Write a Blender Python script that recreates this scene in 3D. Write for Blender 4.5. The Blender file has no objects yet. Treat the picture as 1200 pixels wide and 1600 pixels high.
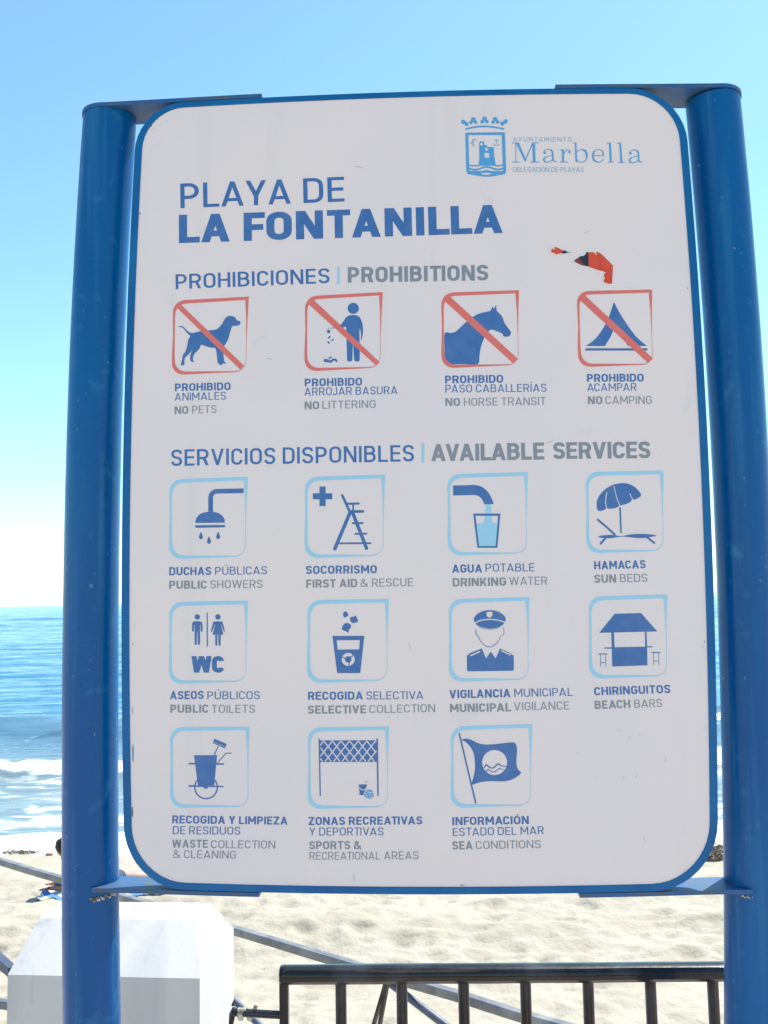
import bpy, bmesh, math, random
from mathutils import Vector, Matrix, noise
from mathutils.geometry import delaunay_2d_cdt
random.seed(7)
C = bpy.context.scene.collection
SC = bpy.context.scene

# ------------------------------------------------------------------ camera, sky, sun, exposure
EYE = Vector((0, 0, 1.75))
F, PIT, ROL = 1500.0, 0.0903661, -0.0188642          # focal length in photo pixels, pitch, roll
cr, sr, cp, sp = math.cos(ROL), math.sin(ROL), math.cos(PIT), math.sin(PIT)
cam_d = bpy.data.cameras.new('camera'); cam = bpy.data.objects.new('camera', cam_d); C.objects.link(cam)
cam_d.sensor_fit = 'VERTICAL'; cam_d.sensor_height = 36; cam_d.lens = 36 * F / 1600
cam_d.clip_start = 0.05; cam_d.clip_end = 60000
cam.matrix_world = Matrix(((cr, -sr, 0, EYE.x), (-sp * sr, -sp * cr, -cp, EYE.y), (cp * sr, cp * cr, -sp, EYE.z), (0, 0, 0, 1)))
SC.camera = cam

SUN_EL, SUN_AZ = math.radians(58), math.radians(42)   # azimuth from +Y towards +X
W = bpy.data.worlds.new('World'); SC.world = W; W.use_nodes = True
wn = W.node_tree.nodes; wl = W.node_tree.links
sky = wn.new('ShaderNodeTexSky'); sky.sky_type = 'NISHITA'; sky.sun_disc = False
sky.sun_elevation = SUN_EL; sky.sun_rotation = SUN_AZ
sky.altitude = 300; sky.air_density = 1.0; sky.dust_density = 0.35; sky.ozone_density = 1.2
tint = wn.new('ShaderNodeMix'); tint.data_type = 'RGBA'; tint.blend_type = 'MULTIPLY'; tint.inputs[0].default_value = 1; tint.inputs[7].default_value = (.83, 1.075, .98, 1)
wl.new(sky.outputs[0], tint.inputs[6]); wl.new(tint.outputs[2], wn['Background'].inputs[0]); wn['Background'].inputs[1].default_value = 0.13
sd = bpy.data.lights.new('sun', 'SUN'); sd.energy = 4.2; sd.angle = math.radians(0.53); sd.color = (1, 0.96, 0.9)
sun = bpy.data.objects.new('sun', sd); C.objects.link(sun)
sdir = Vector((math.sin(SUN_AZ) * math.cos(SUN_EL), math.cos(SUN_AZ) * math.cos(SUN_EL), math.sin(SUN_EL)))
sun.rotation_euler = sdir.to_track_quat('Z', 'Y').to_euler(); sun.location = (5, 5, 20)
vs = SC.view_settings; vs.view_transform = 'Standard'; vs.look = 'None'; vs.exposure = 0.85; vs.gamma = 1; vs.use_curve_mapping = False
SC.cycles.max_bounces = 6; SC.cycles.diffuse_bounces = 4; SC.cycles.glossy_bounces = 3

# ------------------------------------------------------------------ helpers
def ray(px, py):
    x, y = px - 600, 800 - py
    x, y = cr * x - sr * y, sr * x + cr * y
    return Vector((x, cp * F - sp * y, sp * F + cp * y))
def on_y(px, py, Y):
    d = ray(px, py); return EYE + d * (Y / d.y)
def on_z(px, py, Z):
    d = ray(px, py); return EYE + d * ((Z - EYE.z) / d.z)

def prop(o, label=None, cat=None, group=None, kind=None):
    if label: o['label'] = label
    if cat: o['category'] = cat
    if group: o['group'] = group
    if kind: o['kind'] = kind
    return o
def empty(name, loc, label, cat, group=None, M=None):
    o = bpy.data.objects.new(name, None); C.objects.link(o); o.empty_display_size = .1
    if M is not None: o.matrix_world = M
    else: o.location = loc
    return prop(o, label, cat, group)
def mesh_obj(name, verts, faces, mats, parent=None, mi=None, smooth=False):
    me = bpy.data.meshes.new(name); me.from_pydata([tuple(v) for v in verts], [], faces)
    for m in (mats if isinstance(mats, (list, tuple)) else [mats]): me.materials.append(m)
    if mi is not None: me.polygons.foreach_set('material_index', mi)
    if smooth: me.polygons.foreach_set('use_smooth', [True] * len(me.polygons))
    me.validate(); me.update()
    o = bpy.data.objects.new(name, me); C.objects.link(o)
    if parent: o.parent = parent
    return o
def bm_obj(name, bm, mats, parent=None, smooth=False, bevel=0, seg=2):
    if bevel:
        es = [e for e in bm.edges if len(e.link_faces) == 2 and e.calc_face_angle(0) > .5]
        bmesh.ops.bevel(bm, geom=es, offset=bevel, segments=seg, profile=.5, affect='EDGES', clamp_overlap=True)
    bmesh.ops.recalc_face_normals(bm, faces=bm.faces[:])
    me = bpy.data.meshes.new(name); bm.to_mesh(me); bm.free()
    for m in (mats if isinstance(mats, (list, tuple)) else [mats]): me.materials.append(m)
    if smooth: me.shade_smooth() if hasattr(me, 'shade_smooth') else None
    o = bpy.data.objects.new(name, me); C.objects.link(o)
    if parent: o.parent = parent
    return o
def smooth_by_angle(o, ang=.7):
    me = o.data
    me.polygons.foreach_set('use_smooth', [True] * len(me.polygons))
    bm = bmesh.new(); bm.from_mesh(me)
    for e in bm.edges:
        e.smooth = not (len(e.link_faces) == 2 and e.calc_face_angle(0) > ang)
    bm.to_mesh(me); bm.free()
def tube(bm, pts, r, n=16, caps=True, sx=1, sz=1, up=Vector((0, 0, 1))):
    """tube through pts; r a number or a list; sx, sz flatten the section"""
    rings = []
    for i, p in enumerate(pts):
        p = Vector(p)
        a = Vector(pts[max(i - 1, 0)]); b = Vector(pts[min(i + 1, len(pts) - 1)])
        t = (b - a).normalized()
        s = t.cross(up)
        if s.length < 1e-4: s = t.cross(Vector((0, 1, 0)))
        s.normalize(); q = s.cross(t).normalized()
        rr = r[i] if isinstance(r, (list, tuple)) else r
        rings.append([bm.verts.new(p + s * math.cos(2 * math.pi * k / n) * rr * sx + q * math.sin(2 * math.pi * k / n) * rr * sz) for k in range(n)])
    for i in range(len(rings) - 1):
        for k in range(n):
            bm.faces.new((rings[i][k], rings[i][(k + 1) % n], rings[i + 1][(k + 1) % n], rings[i + 1][k]))
    if caps: bm.faces.new(rings[0][::-1]); bm.faces.new(rings[-1])
def boxbar(bm, a, b, w, h, up=Vector((0, 0, 1))):
    a, b = Vector(a), Vector(b); t = (b - a).normalized(); s = t.cross(up)
    if s.length < 1e-4: s = t.cross(Vector((0, 1, 0)))
    s.normalize(); q = s.cross(t).normalized()
    v = [[bm.verts.new(p + s * w / 2 * i + q * h / 2 * j) for i, j in ((-1, -1), (1, -1), (1, 1), (-1, 1))] for p in (a, b)]
    for k in range(4): bm.faces.new((v[0][k], v[0][(k + 1) % 4], v[1][(k + 1) % 4], v[1][k]))
    bm.faces.new(v[0][::-1]); bm.faces.new(v[1])
def lump(bm, c, r, seed, flat=1.0, sub=2, amp=.35):
    res = bmesh.ops.create_icosphere(bm, subdivisions=sub, radius=1)
    for v in res['verts']:
        d = 1 + amp * noise.noise(v.co * 1.7 + Vector((seed * 3.1, seed, 0)))
        v.co = Vector((v.co.x * r * d, v.co.y * r * d, v.co.z * r * d * flat)) + Vector(c)

# ------------------------------------------------------------------ materials
def mat(name, col, rough=.5, metal=0, spec=.5, coat=0):
    m = bpy.data.materials.new(name); m.use_nodes = True
    b = m.node_tree.nodes['Principled BSDF']
    b.inputs['Base Color'].default_value = (*col, 1); b.inputs['Roughness'].default_value = rough
    b.inputs['Metallic'].default_value = metal; b.inputs['Specular IOR Level'].default_value = spec
    b.inputs['Coat Weight'].default_value = coat; b.inputs['Coat Roughness'].default_value = .12
    return m
def nd(m, t, **k):
    n = m.node_tree.nodes.new(t)
    for a, v in k.items():
        if a in n.inputs: n.inputs[a].default_value = v
        else: setattr(n, a, v)
    return n
def vary(m, c1, c2, scale=5, lo=.35, hi=.65, detail=6, stretch=(1, 1, 1), sock='Base Color', dist=0.0, tex='ShaderNodeTexNoise'):
    """mix two colours by object-space noise, on top of whatever feeds the socket"""
    L = m.node_tree.links; b = m.node_tree.nodes['Principled BSDF']
    tc = nd(m, 'ShaderNodeTexCoord'); mp = nd(m, 'ShaderNodeMapping'); mp.inputs['Scale'].default_value = stretch
    n = nd(m, 'ShaderNodeTexNoise'); n.inputs['Scale'].default_value = scale; n.inputs['Detail'].default_value = detail; n.inputs['Distortion'].default_value = dist
    r = nd(m, 'ShaderNodeMapRange'); r.inputs['From Min'].default_value = lo; r.inputs['From Max'].default_value = hi
    L.new(tc.outputs['Object'], mp.inputs[0]); L.new(mp.outputs[0], n.inputs['Vector']); L.new(n.outputs[0], r.inputs[0])
    if sock == 'Base Color':
        mx = nd(m, 'ShaderNodeMix', data_type='RGBA'); L.new(r.outputs[0], mx.inputs[0])
        src = b.inputs[sock].links[0].from_socket if b.inputs[sock].links else None
        if c1 is None and src is not None: L.new(src, mx.inputs[6])
        else: mx.inputs[6].default_value = (*(c1 if c1 else b.inputs[sock].default_value[:3]), 1)
        mx.inputs[7].default_value = (*c2, 1); L.new(mx.outputs[2], b.inputs[sock])
    else:
        mx = nd(m, 'ShaderNodeMapRange'); mx.inputs['To Min'].default_value = c1; mx.inputs['To Max'].default_value = c2
        L.new(r.outputs[0], mx.inputs[0]); L.new(mx.outputs[0], b.inputs[sock])
    return m
def bump(m, scale, dist, strength=1, detail=6, stretch=(1, 1, 1)):
    L = m.node_tree.links; b = m.node_tree.nodes['Principled BSDF']
    tc = nd(m, 'ShaderNodeTexCoord'); mp = nd(m, 'ShaderNodeMapping'); mp.inputs['Scale'].default_value = stretch
    n = nd(m, 'ShaderNodeTexNoise'); n.inputs['Scale'].default_value = scale; n.inputs['Detail'].default_value = detail
    bp = nd(m, 'ShaderNodeBump'); bp.inputs['Distance'].default_value = dist; bp.inputs['Strength'].default_value = strength
    L.new(tc.outputs['Object'], mp.inputs[0]); L.new(mp.outputs[0], n.inputs['Vector']); L.new(n.outputs[0], bp.inputs['Height'])
    if b.inputs['Normal'].links: L.new(b.inputs['Normal'].links[0].from_socket, bp.inputs['Normal'])
    L.new(bp.outputs[0], b.inputs['Normal']); return m

M_post = mat('blue_post_paint', (.0, .088, .28), .25, spec=.25)
vary(M_post, (.0, .080, .265), (.0, .115, .33), 3.2, .42, .72, 8, (3, 3, .35))
vary(M_post, None, (.02, .16, .34), 26, .62, .8, 9)
vary(M_post, None, (.03, .17, .36), 5, .55, .8, 8, (6, 6, .25))
vary(M_post, None, (.10, .20, .30), 70, .73, .76, 2)
vary(M_post, .2, .36, 9, .3, .7, 5, sock='Roughness'); bump(M_post, 60, .0006, .6)
bump(M_post, 4, .004, .6, 3, (2, 2, .25))
M_rim = mat('blue_frame_paint', (.0, .10, .30), .4, spec=.3)
vary(M_rim, (.0, .10, .30), (.004, .14, .36), 7, .4, .75, 8); vary(M_rim, None, (.10, .12, .13), 40, .74, .8, 9); bump(M_rim, 70, .0005, .5)
M_plate = mat('blue_plate_paint', (.01, .09, .28), .5)
vary(M_plate, (.01, .09, .28), (.04, .10, .19), 9, .42, .6, 8); vary(M_plate, None, (.10, .085, .07), 26, .54, .70, 9, dist=.4); bump(M_plate, 50, .001, .6)
M_panel = mat('white_panel', (.80, .69, .69), .32, spec=.35)
vary(M_panel, (.81, .695, .685), (.775, .68, .695), 1.6, .35, .65, 4)
vary(M_panel, None, (.60, .60, .60), 14, .66, .95, 10, (1, 1, .6), dist=.6)
vary(M_panel, None, (.73, .655, .65), 3, .6, .8, 10, (4, 1, .3))
bump(M_panel, 1.4, .003, .5, 2)
M_back = mat('panel_back', (.3, .31, .33), .5)
def ink(name, col, r=.36):
    m = mat(name, col, r, spec=.4)
    c2 = tuple(c + (.72 - c) * .05 for c in col)
    vary(m, col, c2, 30, .4, .75, 8); return m
K = {'B': ink('blue_ink', (.045, .145, .39)), 'G': ink('grey_ink', (.235, .255, .30)), 'L': ink('light_blue_ink', (.33, .61, .80)),
     'c': ink('pale_crest_ink', (.30, .45, .60)), 'C': ink('crest_blue_ink', (.085, .34, .64)), 'R': ink('red_ink', (.74, .155, .13)), 'b': ink('ball_blue_ink', (.12, .36, .66)),
     'P': mat('torn_paper', (.82, .80, .78), .8), 'O': mat('orange_vinyl', (.74, .075, .022), .4), 'D': mat('dark_vinyl', (.012, .016, .035), .4),
     'M': mat('maroon_vinyl', (.25, .03, .045), .6), 'S': mat('scuff', (.40, .40, .42), .6), 'X': mat('chip', (.05, .045, .045), .7),
     'Q': mat('flaked_edge', (.07, .25, .42), .5)}
K['O'] = vary(K['O'], (.74, .075, .022), (.62, .05, .02), 30, .4, .6)
M_marble = mat('white_marble', (.56, .55, .54), .45)
vary(M_marble, (.58, .56, .55), (.47, .46, .46), 1.7, .42, .75, 9, (3.2, 1.2, .5), dist=1.4)
vary(M_marble, None, (.36, .36, .37), 5, .60, .85, 8, (2, 2, 1), dist=.8); bump(M_marble, 45, .0015, .5)
M_black = mat('black_gloss_paint', (.010, .009, .010), .24, spec=.4, coat=.15); vary(M_black, (.008, .007, .008), (.035, .037, .045), 10, .5, .72, 8)
vary(M_black, None, (.06, .028, .015), 34, .69, .78, 7); bump(M_black, 30, .0015, .6)
M_grail = mat('weathered_grey_rail', (.17, .165, .175), .42, metal=.15)
vary(M_grail, (.15, .148, .165), (.28, .27, .27), 6, .38, .66, 8, (1, 1, 1)); bump(M_grail, 30, .002, .5)
M_brace = mat('blue_grey_steel', (.08, .10, .16), .45); vary(M_brace, (.06, .08, .14), (.15, .17, .22), 8, .4, .7, 7)
M_weld = mat('weld', (.55, .50, .42), .6); vary(M_weld, (.6, .55, .48), (.18, .10, .06), 60, .45, .6)
M_pave = mat('promenade_paving', (.56, .44, .36), .7); vary(M_pave, (.56, .44, .36), (.44, .35, .30), 2, .4, .7)
M_wall = mat('retaining_wall_render', (.55, .53, .48), .8); vary(M_wall, (.55, .53, .48), (.42, .40, .37), 3)

# sand: pale, dry, with grain, tiny shells and damp near the water
M_sand = mat('beach_sand', (.45, .41, .345), .95, spec=.1)
vary(M_sand, (.44, .397, .322), (.38, .338, .27), 1.3, .38, .7, 8); vary(M_sand, None, (.24, .20, .16), 22, .70, .80, 4)
bump(M_sand, 9, .038, .8, 10); bump(M_sand, 60, .006, .6, 4)
# sea
M_sea = mat('sea_water', (.02, .12, .18), .12, spec=.5)
b_ = M_sea.node_tree.nodes['Principled BSDF']; L_ = M_sea.node_tree.links
b_.inputs['IOR'].default_value = 1.33
at = nd(M_sea, 'ShaderNodeAttribute'); at.attribute_name = 'foam'
at2 = nd(M_sea, 'ShaderNodeAttribute'); at2.attribute_name = 'shallow'
tc = nd(M_sea, 'ShaderNodeTexCoord')
mxs = nd(M_sea, 'ShaderNodeMix', data_type='RGBA'); mxs.inputs[6].default_value = (.04, .18, .31, 1); mxs.inputs[7].default_value = (.19, .26, .29, 1)
L_.new(at2.outputs['Fac'], mxs.inputs[0])
mp1 = nd(M_sea, 'ShaderNodeMapping'); mp1.inputs['Scale'].default_value = (.9, 2.0, 1)
n1 = nd(M_sea, 'ShaderNodeTexNoise'); n1.inputs['Scale'].default_value = 1.3; n1.inputs['Detail'].default_value = 12; n1.inputs['Distortion'].default_value = .7
L_.new(tc.outputs['Object'], mp1.inputs[0]); L_.new(mp1.outputs[0], n1.inputs['Vector'])
ma = nd(M_sea, 'ShaderNodeMath', operation='SUBTRACT'); ma.inputs[1].default_value = .5; L_.new(n1.outputs[0], ma.inputs[0])
mb = nd(M_sea, 'ShaderNodeMath', operation='MULTIPLY_ADD'); mb.inputs[1].default_value = 1.8; L_.new(ma.outputs[0], mb.inputs[0]); L_.new(at.outputs['Fac'], mb.inputs[2])
mr = nd(M_sea, 'ShaderNodeMapRange'); mr.inputs['From Min'].default_value = .38; mr.inputs['From Max'].default_value = .74; L_.new(mb.outputs[0], mr.inputs[0])
mxf = nd(M_sea, 'ShaderNodeMix', data_type='RGBA'); mxf.inputs[7].default_value = (.85, .87, .88, 1)
L_.new(mr.outputs[0], mxf.inputs[0]); L_.new(mxs.outputs[2], mxf.inputs[6]); L_.new(mxf.outputs[2], b_.inputs['Base Color'])
rr_ = nd(M_sea, 'ShaderNodeMapRange'); rr_.inputs['To Min'].default_value = .16; rr_.inputs['To Max'].default_value = .8
L_.new(mr.outputs[0], rr_.inputs[0]); L_.new(rr_.outputs[0], b_.inputs['Roughness'])
bump(M_sea, .9, .28, .8, 8, (.35, 1, 1)); bump(M_sea, .12, 1.1, .7, 6, (.35, 1, 1))

# ------------------------------------------------------------------ the setting
SEA = -2.9
def sand_h(x, y):
    base = -2.28 if y < 8 else -2.28 - .0565 * (y - 8)
    if y > 20: base -= .05 * (y - 20)
    yb_ = 11.7 + .35 * noise.noise(Vector((x * .5, 3, 3))); t_ = min(1, max(0, (y - yb_) / 1.0)); base += .20 * t_ * t_ * (3 - 2 * t_) - .20 * min(1, max(0, (y - yb_ - 1.0) / 4.5))
    P = Vector((x, y, 0))
    a = min(1, max(0, (18 - y) / 4)) * .85 + .15
    h = .11 * noise.noise(Vector((x * .35 + 3, y * .8, 1))) + .07 * noise.noise(Vector((x * 1.3, y * 1.9, 4)))
    # footprints: soft pits with raised rims
    d, pts = noise.voronoi(Vector((x * 1.9, y * 1.9, .3)))
    q = d[0]
    h += -.065 * math.exp(-(q / .24) ** 2) + .022 * math.exp(-((q - .40) / .12) ** 2)
    d, pts = noise.voronoi(Vector((x * 3.7 + 9, y * 3.7, .7)))
    h += -.035 * math.exp(-(d[0] / .25) ** 2)
    h += .03 * (abs(noise.noise(Vector((x * 2.6, y * 3.2, 8)))) * 2 - .5)
    h += .015 * noise.noise(Vector((x * 6, y * 6, 2)))
    return base + h * a
ys = []
y = 3.1
while y < 24: ys.append(y); y += .03 + max(0, (7.5 - y)) * .12 if y < 7.5 else .045
nx = 330
V, Fc = [], []
for y in ys:
    half = 6.5 + y * .35
    for i in range(nx + 1):
        x = -half + 2 * half * i / nx
        V.append((x, y, sand_h(x, y)))
for j in range(len(ys) - 1):
    for i in range(nx):
        k = j * (nx + 1) + i; Fc.append((k, k + 1, k + nx + 2, k + nx + 1))
sand = mesh_obj('sand', V, Fc, M_sand, smooth=True); prop(sand, kind='structure')
# the beach carries on to both sides and under the sea
V = [(-900, 3.1, -2.5), (900, 3.1, -2.5), (900, 18, -3.0), (-900, 18, -3.0), (-900, 60, -6), (900, 60, -6)]
prop(mesh_obj('beach', V, [(0, 1, 2, 3), (3, 2, 5, 4)], M_sand), kind='structure')

def sea_h(x, y):
    z = 0; foam = 0
    wob = .9 * noise.noise(Vector((x * .09, 2, 7))) + .35 * noise.noise(Vector((x * .4, 5, 1)))
    amp = min(1, max(0, (y - 18.5) / 5))
    n = noise.noise
    z += amp * (.10 * n(Vector((x * .25, y * .8, 0))) + .06 * n(Vector((x * .7, y * 2.0, 5))) + .03 * n(Vector((x * 1.8, y * 4, 9))))
    if y > 40:
        g = min(1, (y - 40) / 40); z += g * (.22 * n(Vector((x * .06, y * .22, 3))) + .16 * n(Vector((x * .16, y * .5, 8))))
    if y > 120:
        g = min(1, (y - 120) / 100); z += g * (.6 * n(Vector((x * .025, y * .09, 13))) + .45 * n(Vector((x * .05, y * .2, 21))))
    # swell standing up behind the breaker
    yc = 35 + wob * 1.4; q = y - yc
    z += .62 * math.exp(-(q / (1.3 if q < 0 else 3.0)) ** 2)
    # breaker with tumbling white water in front
    yb = 27.0 + wob * 1.0; q = y - yb
    s = math.exp(-(q / (.7 if q < 0 else 1.7)) ** 2)
    lum = .5 + .5 * n(Vector((x * 1.1, y * 1.4, 11)))
    z += s * (.26 + .16 * lum) + (.10 * n(Vector((x * 3, y * 3, 1))) * s)
    foam = max(foam, 1.15 * math.exp(-((q + .05) / (.50 + .18 * lum)) ** 2))
    if q < 0: foam = max(foam, .40 * math.exp(-((y - 25.4 + wob) / .8) ** 2))
    foam = max(foam, .62 * math.exp(-((y - 21.0 + wob * .6) / 1.0) ** 2))
    foam = max(foam, 1.2 * (1 - min(1, max(0, (y - 19.4 + .5 * wob) / .9))))
    if 21.6 < y < 26: foam = max(foam, .27)
    if y > 30: foam = max(foam, .12)
    if y > 60: foam = 0
    z += .03 * foam
    return SEA + z, foam, max(0, min(1, (40 - y) / 14))
rows = [17.6]
while rows[-1] < 120: rows.append(rows[-1] + (.09 if rows[-1] < 30 else .09 + (rows[-1] - 30) * .012))
while rows[-1] < 2500: rows.append(rows[-1] * 1.013)
while rows[-1] < 9000: rows.append(rows[-1] * 1.08)
nx = 200
V, Fc, fo, sh = [], [], [], []
for y in rows:
    half = 12 + y * .75
    for i in range(nx + 1):
        x = -half + 2 * half * i / nx
        z, f, s = sea_h(x, y) if y < 2500 else (SEA, 0, 0)
        V.append((x, y, z)); fo.append(f); sh.append(s)
for j in range(len(rows) - 1):
    for i in range(nx):
        k = j * (nx + 1) + i; Fc.append((k, k + 1, k + nx + 2, k + nx + 1))
sea = mesh_obj('sea', V, Fc, M_sea, smooth=True); prop(sea, kind='structure')
a = sea.data.attributes.new('foam', 'FLOAT', 'POINT'); a.data.foreach_set('value', fo)
a = sea.data.attributes.new('shallow', 'FLOAT', 'POINT'); a.data.foreach_set('value', sh)

# promenade and its retaining wall (below and behind the camera; they throw light on the sign)
V = [(-60, -40, 0), (60, -40, 0), (60, 3.08, 0), (-60, 3.08, 0)]
prop(mesh_obj('promenade', V, [(0, 1, 2, 3)], M_pave), kind='structure')
bm = bmesh.new(); boxbar(bm, (-60, 3.22, -1.3), (60, 3.22, -1.3), .28, 2.62)
prop(bm_obj('retaining_wall', bm, M_wall), 'pale rendered retaining wall dropping from the promenade to the sand', 'wall')

# ------------------------------------------------------------------ the sign
YAW, TILT = -0.0284722, -0.00765792
e = Vector((math.cos(YAW), math.sin(YAW), 0)); N = Vector((-math.sin(YAW), math.cos(YAW), 0)); z = Vector((0, 0, 1))
ct, st = math.cos(TILT), math.sin(TILT)
U = ct * e + st * z; Vv = -st * e + ct * z
GZ = 1.75
O = EYE + N * 2 - Vv * GZ
SM = Matrix(((U.x, N.x, Vv.x, O.x), (U.y, N.y, Vv.y, O.y), (U.z, N.z, Vv.z, O.z), (0, 0, 0, 1)))
sign = empty('information_sign', None, 'tall white beach information board with blue rim held between two round blue posts', 'sign', M=SM)
def uv(px, py):
    d = ray(px, py); P = d * (2.0 / d.dot(N)); u0, v0 = P.dot(e), P.z
    return ct * u0 + st * v0, -st * u0 + ct * v0
def bow(u, v): return u * (1 - .044 * (v - .2) ** 2), .25 + (v - .25) * (1 - .035 * (u - .08) ** 2)
def rrect(l, r, b, t, rad, n=10):
    out = []
    def side(a, c, m=14):
        for k in range(m): f = k / m; out.append((a[0] + (c[0] - a[0]) * f, a[1] + (c[1] - a[1]) * f))
    rs = rad if isinstance(rad, (list, tuple)) else [rad] * 4      # bl, br, tr, tl
    cs = [(l, b), (r, b), (r, t), (l, t)]; ang = [180, 270, 0, 90]
    cen = [(l + rs[0], b + rs[0]), (r - rs[1], b + rs[1]), (r - rs[2], t - rs[2]), (l + rs[3], t - rs[3])]
    for q in range(4):
        arc = [(cen[q][0] + rs[q] * math.cos(math.radians(ang[q] + 90 * k / n)), cen[q][1] + rs[q] * math.sin(math.radians(ang[q] + 90 * k / n))) for k in range(n + 1)]
        out += arc[:-1]
        nq = (q + 1) % 4
        nxt = (cen[nq][0] + rs[nq] * math.cos(math.radians(ang[nq])), cen[nq][1] + rs[nq] * math.sin(math.radians(ang[nq])))
        side(arc[-1], nxt)
    return [bow(*p) for p in out]
FL, FR, FB, FT = -.6115, .6195, -.5955, 1.0995
RR = [.125, .133, .12, .105]
outer = rrect(FL, FR, FB, FT, RR); inner = rrect(FL + .0165, FR - .0165, FB + .0145, FT - .0125, [r - .015 for r in RR])
n = len(outer); DEP = .04
V = [(u, 0, v + GZ) for u, v in outer] + [(u, 0, v + GZ) for u, v in inner] + [(u, .006, v + GZ) for u, v in inner] + \
    [(u, DEP, v + GZ) for u, v in outer] + [(u, DEP, v + GZ) for u, v in inner]
Fc = []
for k in range(n):
    j = (k + 1) % n
    Fc += [(k, j, n + j, n + k), (n + k, n + j, 2 * n + j, 2 * n + k), (j, k, 3 * n + k, 3 * n + j), (3 * n + j, 3 * n + k, 4 * n + k, 4 * n + j), (4 * n + k, 2 * n + k, 2 * n + j, 4 * n + j)]
rim = mesh_obj('frame', V, Fc, M_rim, sign)
bv = rim.modifiers.new('edge', 'BEVEL'); bv.width = .0012; bv.segments = 2; bv.limit_method = 'ANGLE'
inn2 = rrect(FL + .0155, FR - .0155, FB + .0135, FT - .0115, [r - .0145 for r in RR])
V = [(u, .0022, v + GZ) for u, v in inn2] + [(u, .034, v + GZ) for u, v in inn2]
Fc = [tuple(range(n))[::1], tuple(range(2 * n - 1, n - 1, -1))] + [((k + 1) % n, k, n + k, n + (k + 1) % n) for k in range(n)]
panel = mesh_obj('panel', V, Fc, M_panel, sign)

# posts (very slightly bowed tubes) with cap rings
def post_u(side, v):
    q = (v - .15) ** 2
    return (-(.6150 + .0588 - (.028 if v > .15 else .0155) * q) if side < 0 else (.6245 + .0588 - (.0275 if v > .15 else .0215) * q)) * 1.031
PW, PR = .0605, .0580
for side in (-1, 1):
    bm = bmesh.new()
    vs_ = [-GZ - .1 + k * (1.0885 + GZ + .1) / 30 for k in range(31)]
    tube(bm, [(post_u(side, v), PW, v + GZ) for v in vs_], PR, 48, up=Vector((0, 1, 0)))
    o = bm_obj('post', bm, M_post, sign); smooth_by_angle(o)
    # base flange
    bm = bmesh.new(); tube(bm, [(post_u(side, -1.7), PW, .004), (post_u(side, -1.7), PW, .018)], .11, 32)
    bm_obj('base_flange', bm, M_plate, sign)

def plate(side, top, end_px):
    """flat plate welded to post and rim; the top ones run over the post as a rounded cap"""
    u_end = uv(*end_px)[0]; uc = post_u(side, 1.09 if top else -.6)
    th = .0085
    pts = []
    if top:
        # outline: inner end -> along front -> round the post -> back -> inner end
        m = 24; s0 = -math.asin(.0602 / .0605); s1 = math.asin((.092 - PW) / .0605)
        arc = []
        for k in range(m + 1):
            ang = s0 + ((math.pi - s1) - 2 * math.pi - s0) * k / m     # sweep the far side of the tube
            arc.append((math.cos(ang), math.sin(ang)))
        # arc sweeps from +x front side through -y, -x, +y... mirrored for side
        pts = [(u_end, 0)]
        L = 10
        for k in range(1, L + 1):
            f = k / L; pts.append((u_end + (uc - side * .006 - u_end) * f, 0))
        pts += [(uc - side * .0605 * c * 1.0, PW + .0605 * s) for c, s in arc]
        pts += [(u_end, .092)]
    else:
        L = 10
        pts = [(u_end + (uc - side * .022 - u_end) * k / L, -.0005) for k in range(L + 1)]
        pts += [(uc - side * .022, .09), (u_end, .09)]
    bm = bmesh.new()
    base = FT if top else FB
    def vv(u): return bow(u * .999, base)[1] if abs(u) < .62 else bow(math.copysign(.62, u), base)[1]
    lo, hi = (0.0003, th) if top else (-th, -0.0003)
    A = [bm.verts.new((u, w, vv(u) + lo + GZ)) for u, w in pts]; B = [bm.verts.new((u, w, vv(u) + hi + GZ)) for u, w in pts]
    bm.faces.new(A); bm.faces.new(B[::-1])
    for k in range(len(pts)): j = (k + 1) % len(pts); bm.faces.new((A[j], A[k], B[k], B[j]))
    return bm_obj('bracket_plate', bm, M_plate, sign)
plate(-1, True, (409, 149)); plate(1, True, (868, 136)); plate(-1, False, (405, 1399)); plate(1, False, (906, 1397))
# weld beads under the lower plates
for side in (-1, 1):
    bm = bmesh.new()
    for k in range(14 if side < 0 else 8):
        uu = post_u(side, -.62) - side * (.020 + .0027 * k)
        du = abs(uu - post_u(side, -.62)); w = PW - math.sqrt(max(0, PR ** 2 - du ** 2))
        lump(bm, (uu, w - .001, -.6035 - .0022 * (k % 3) * (1 if side < 0 else .4) + GZ), random.uniform(.0025, .0052) * (1 if side < 0 else .5), k, sub=1, amp=.7)
    bm_obj('weld_bead', bm, M_weld, sign)

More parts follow.
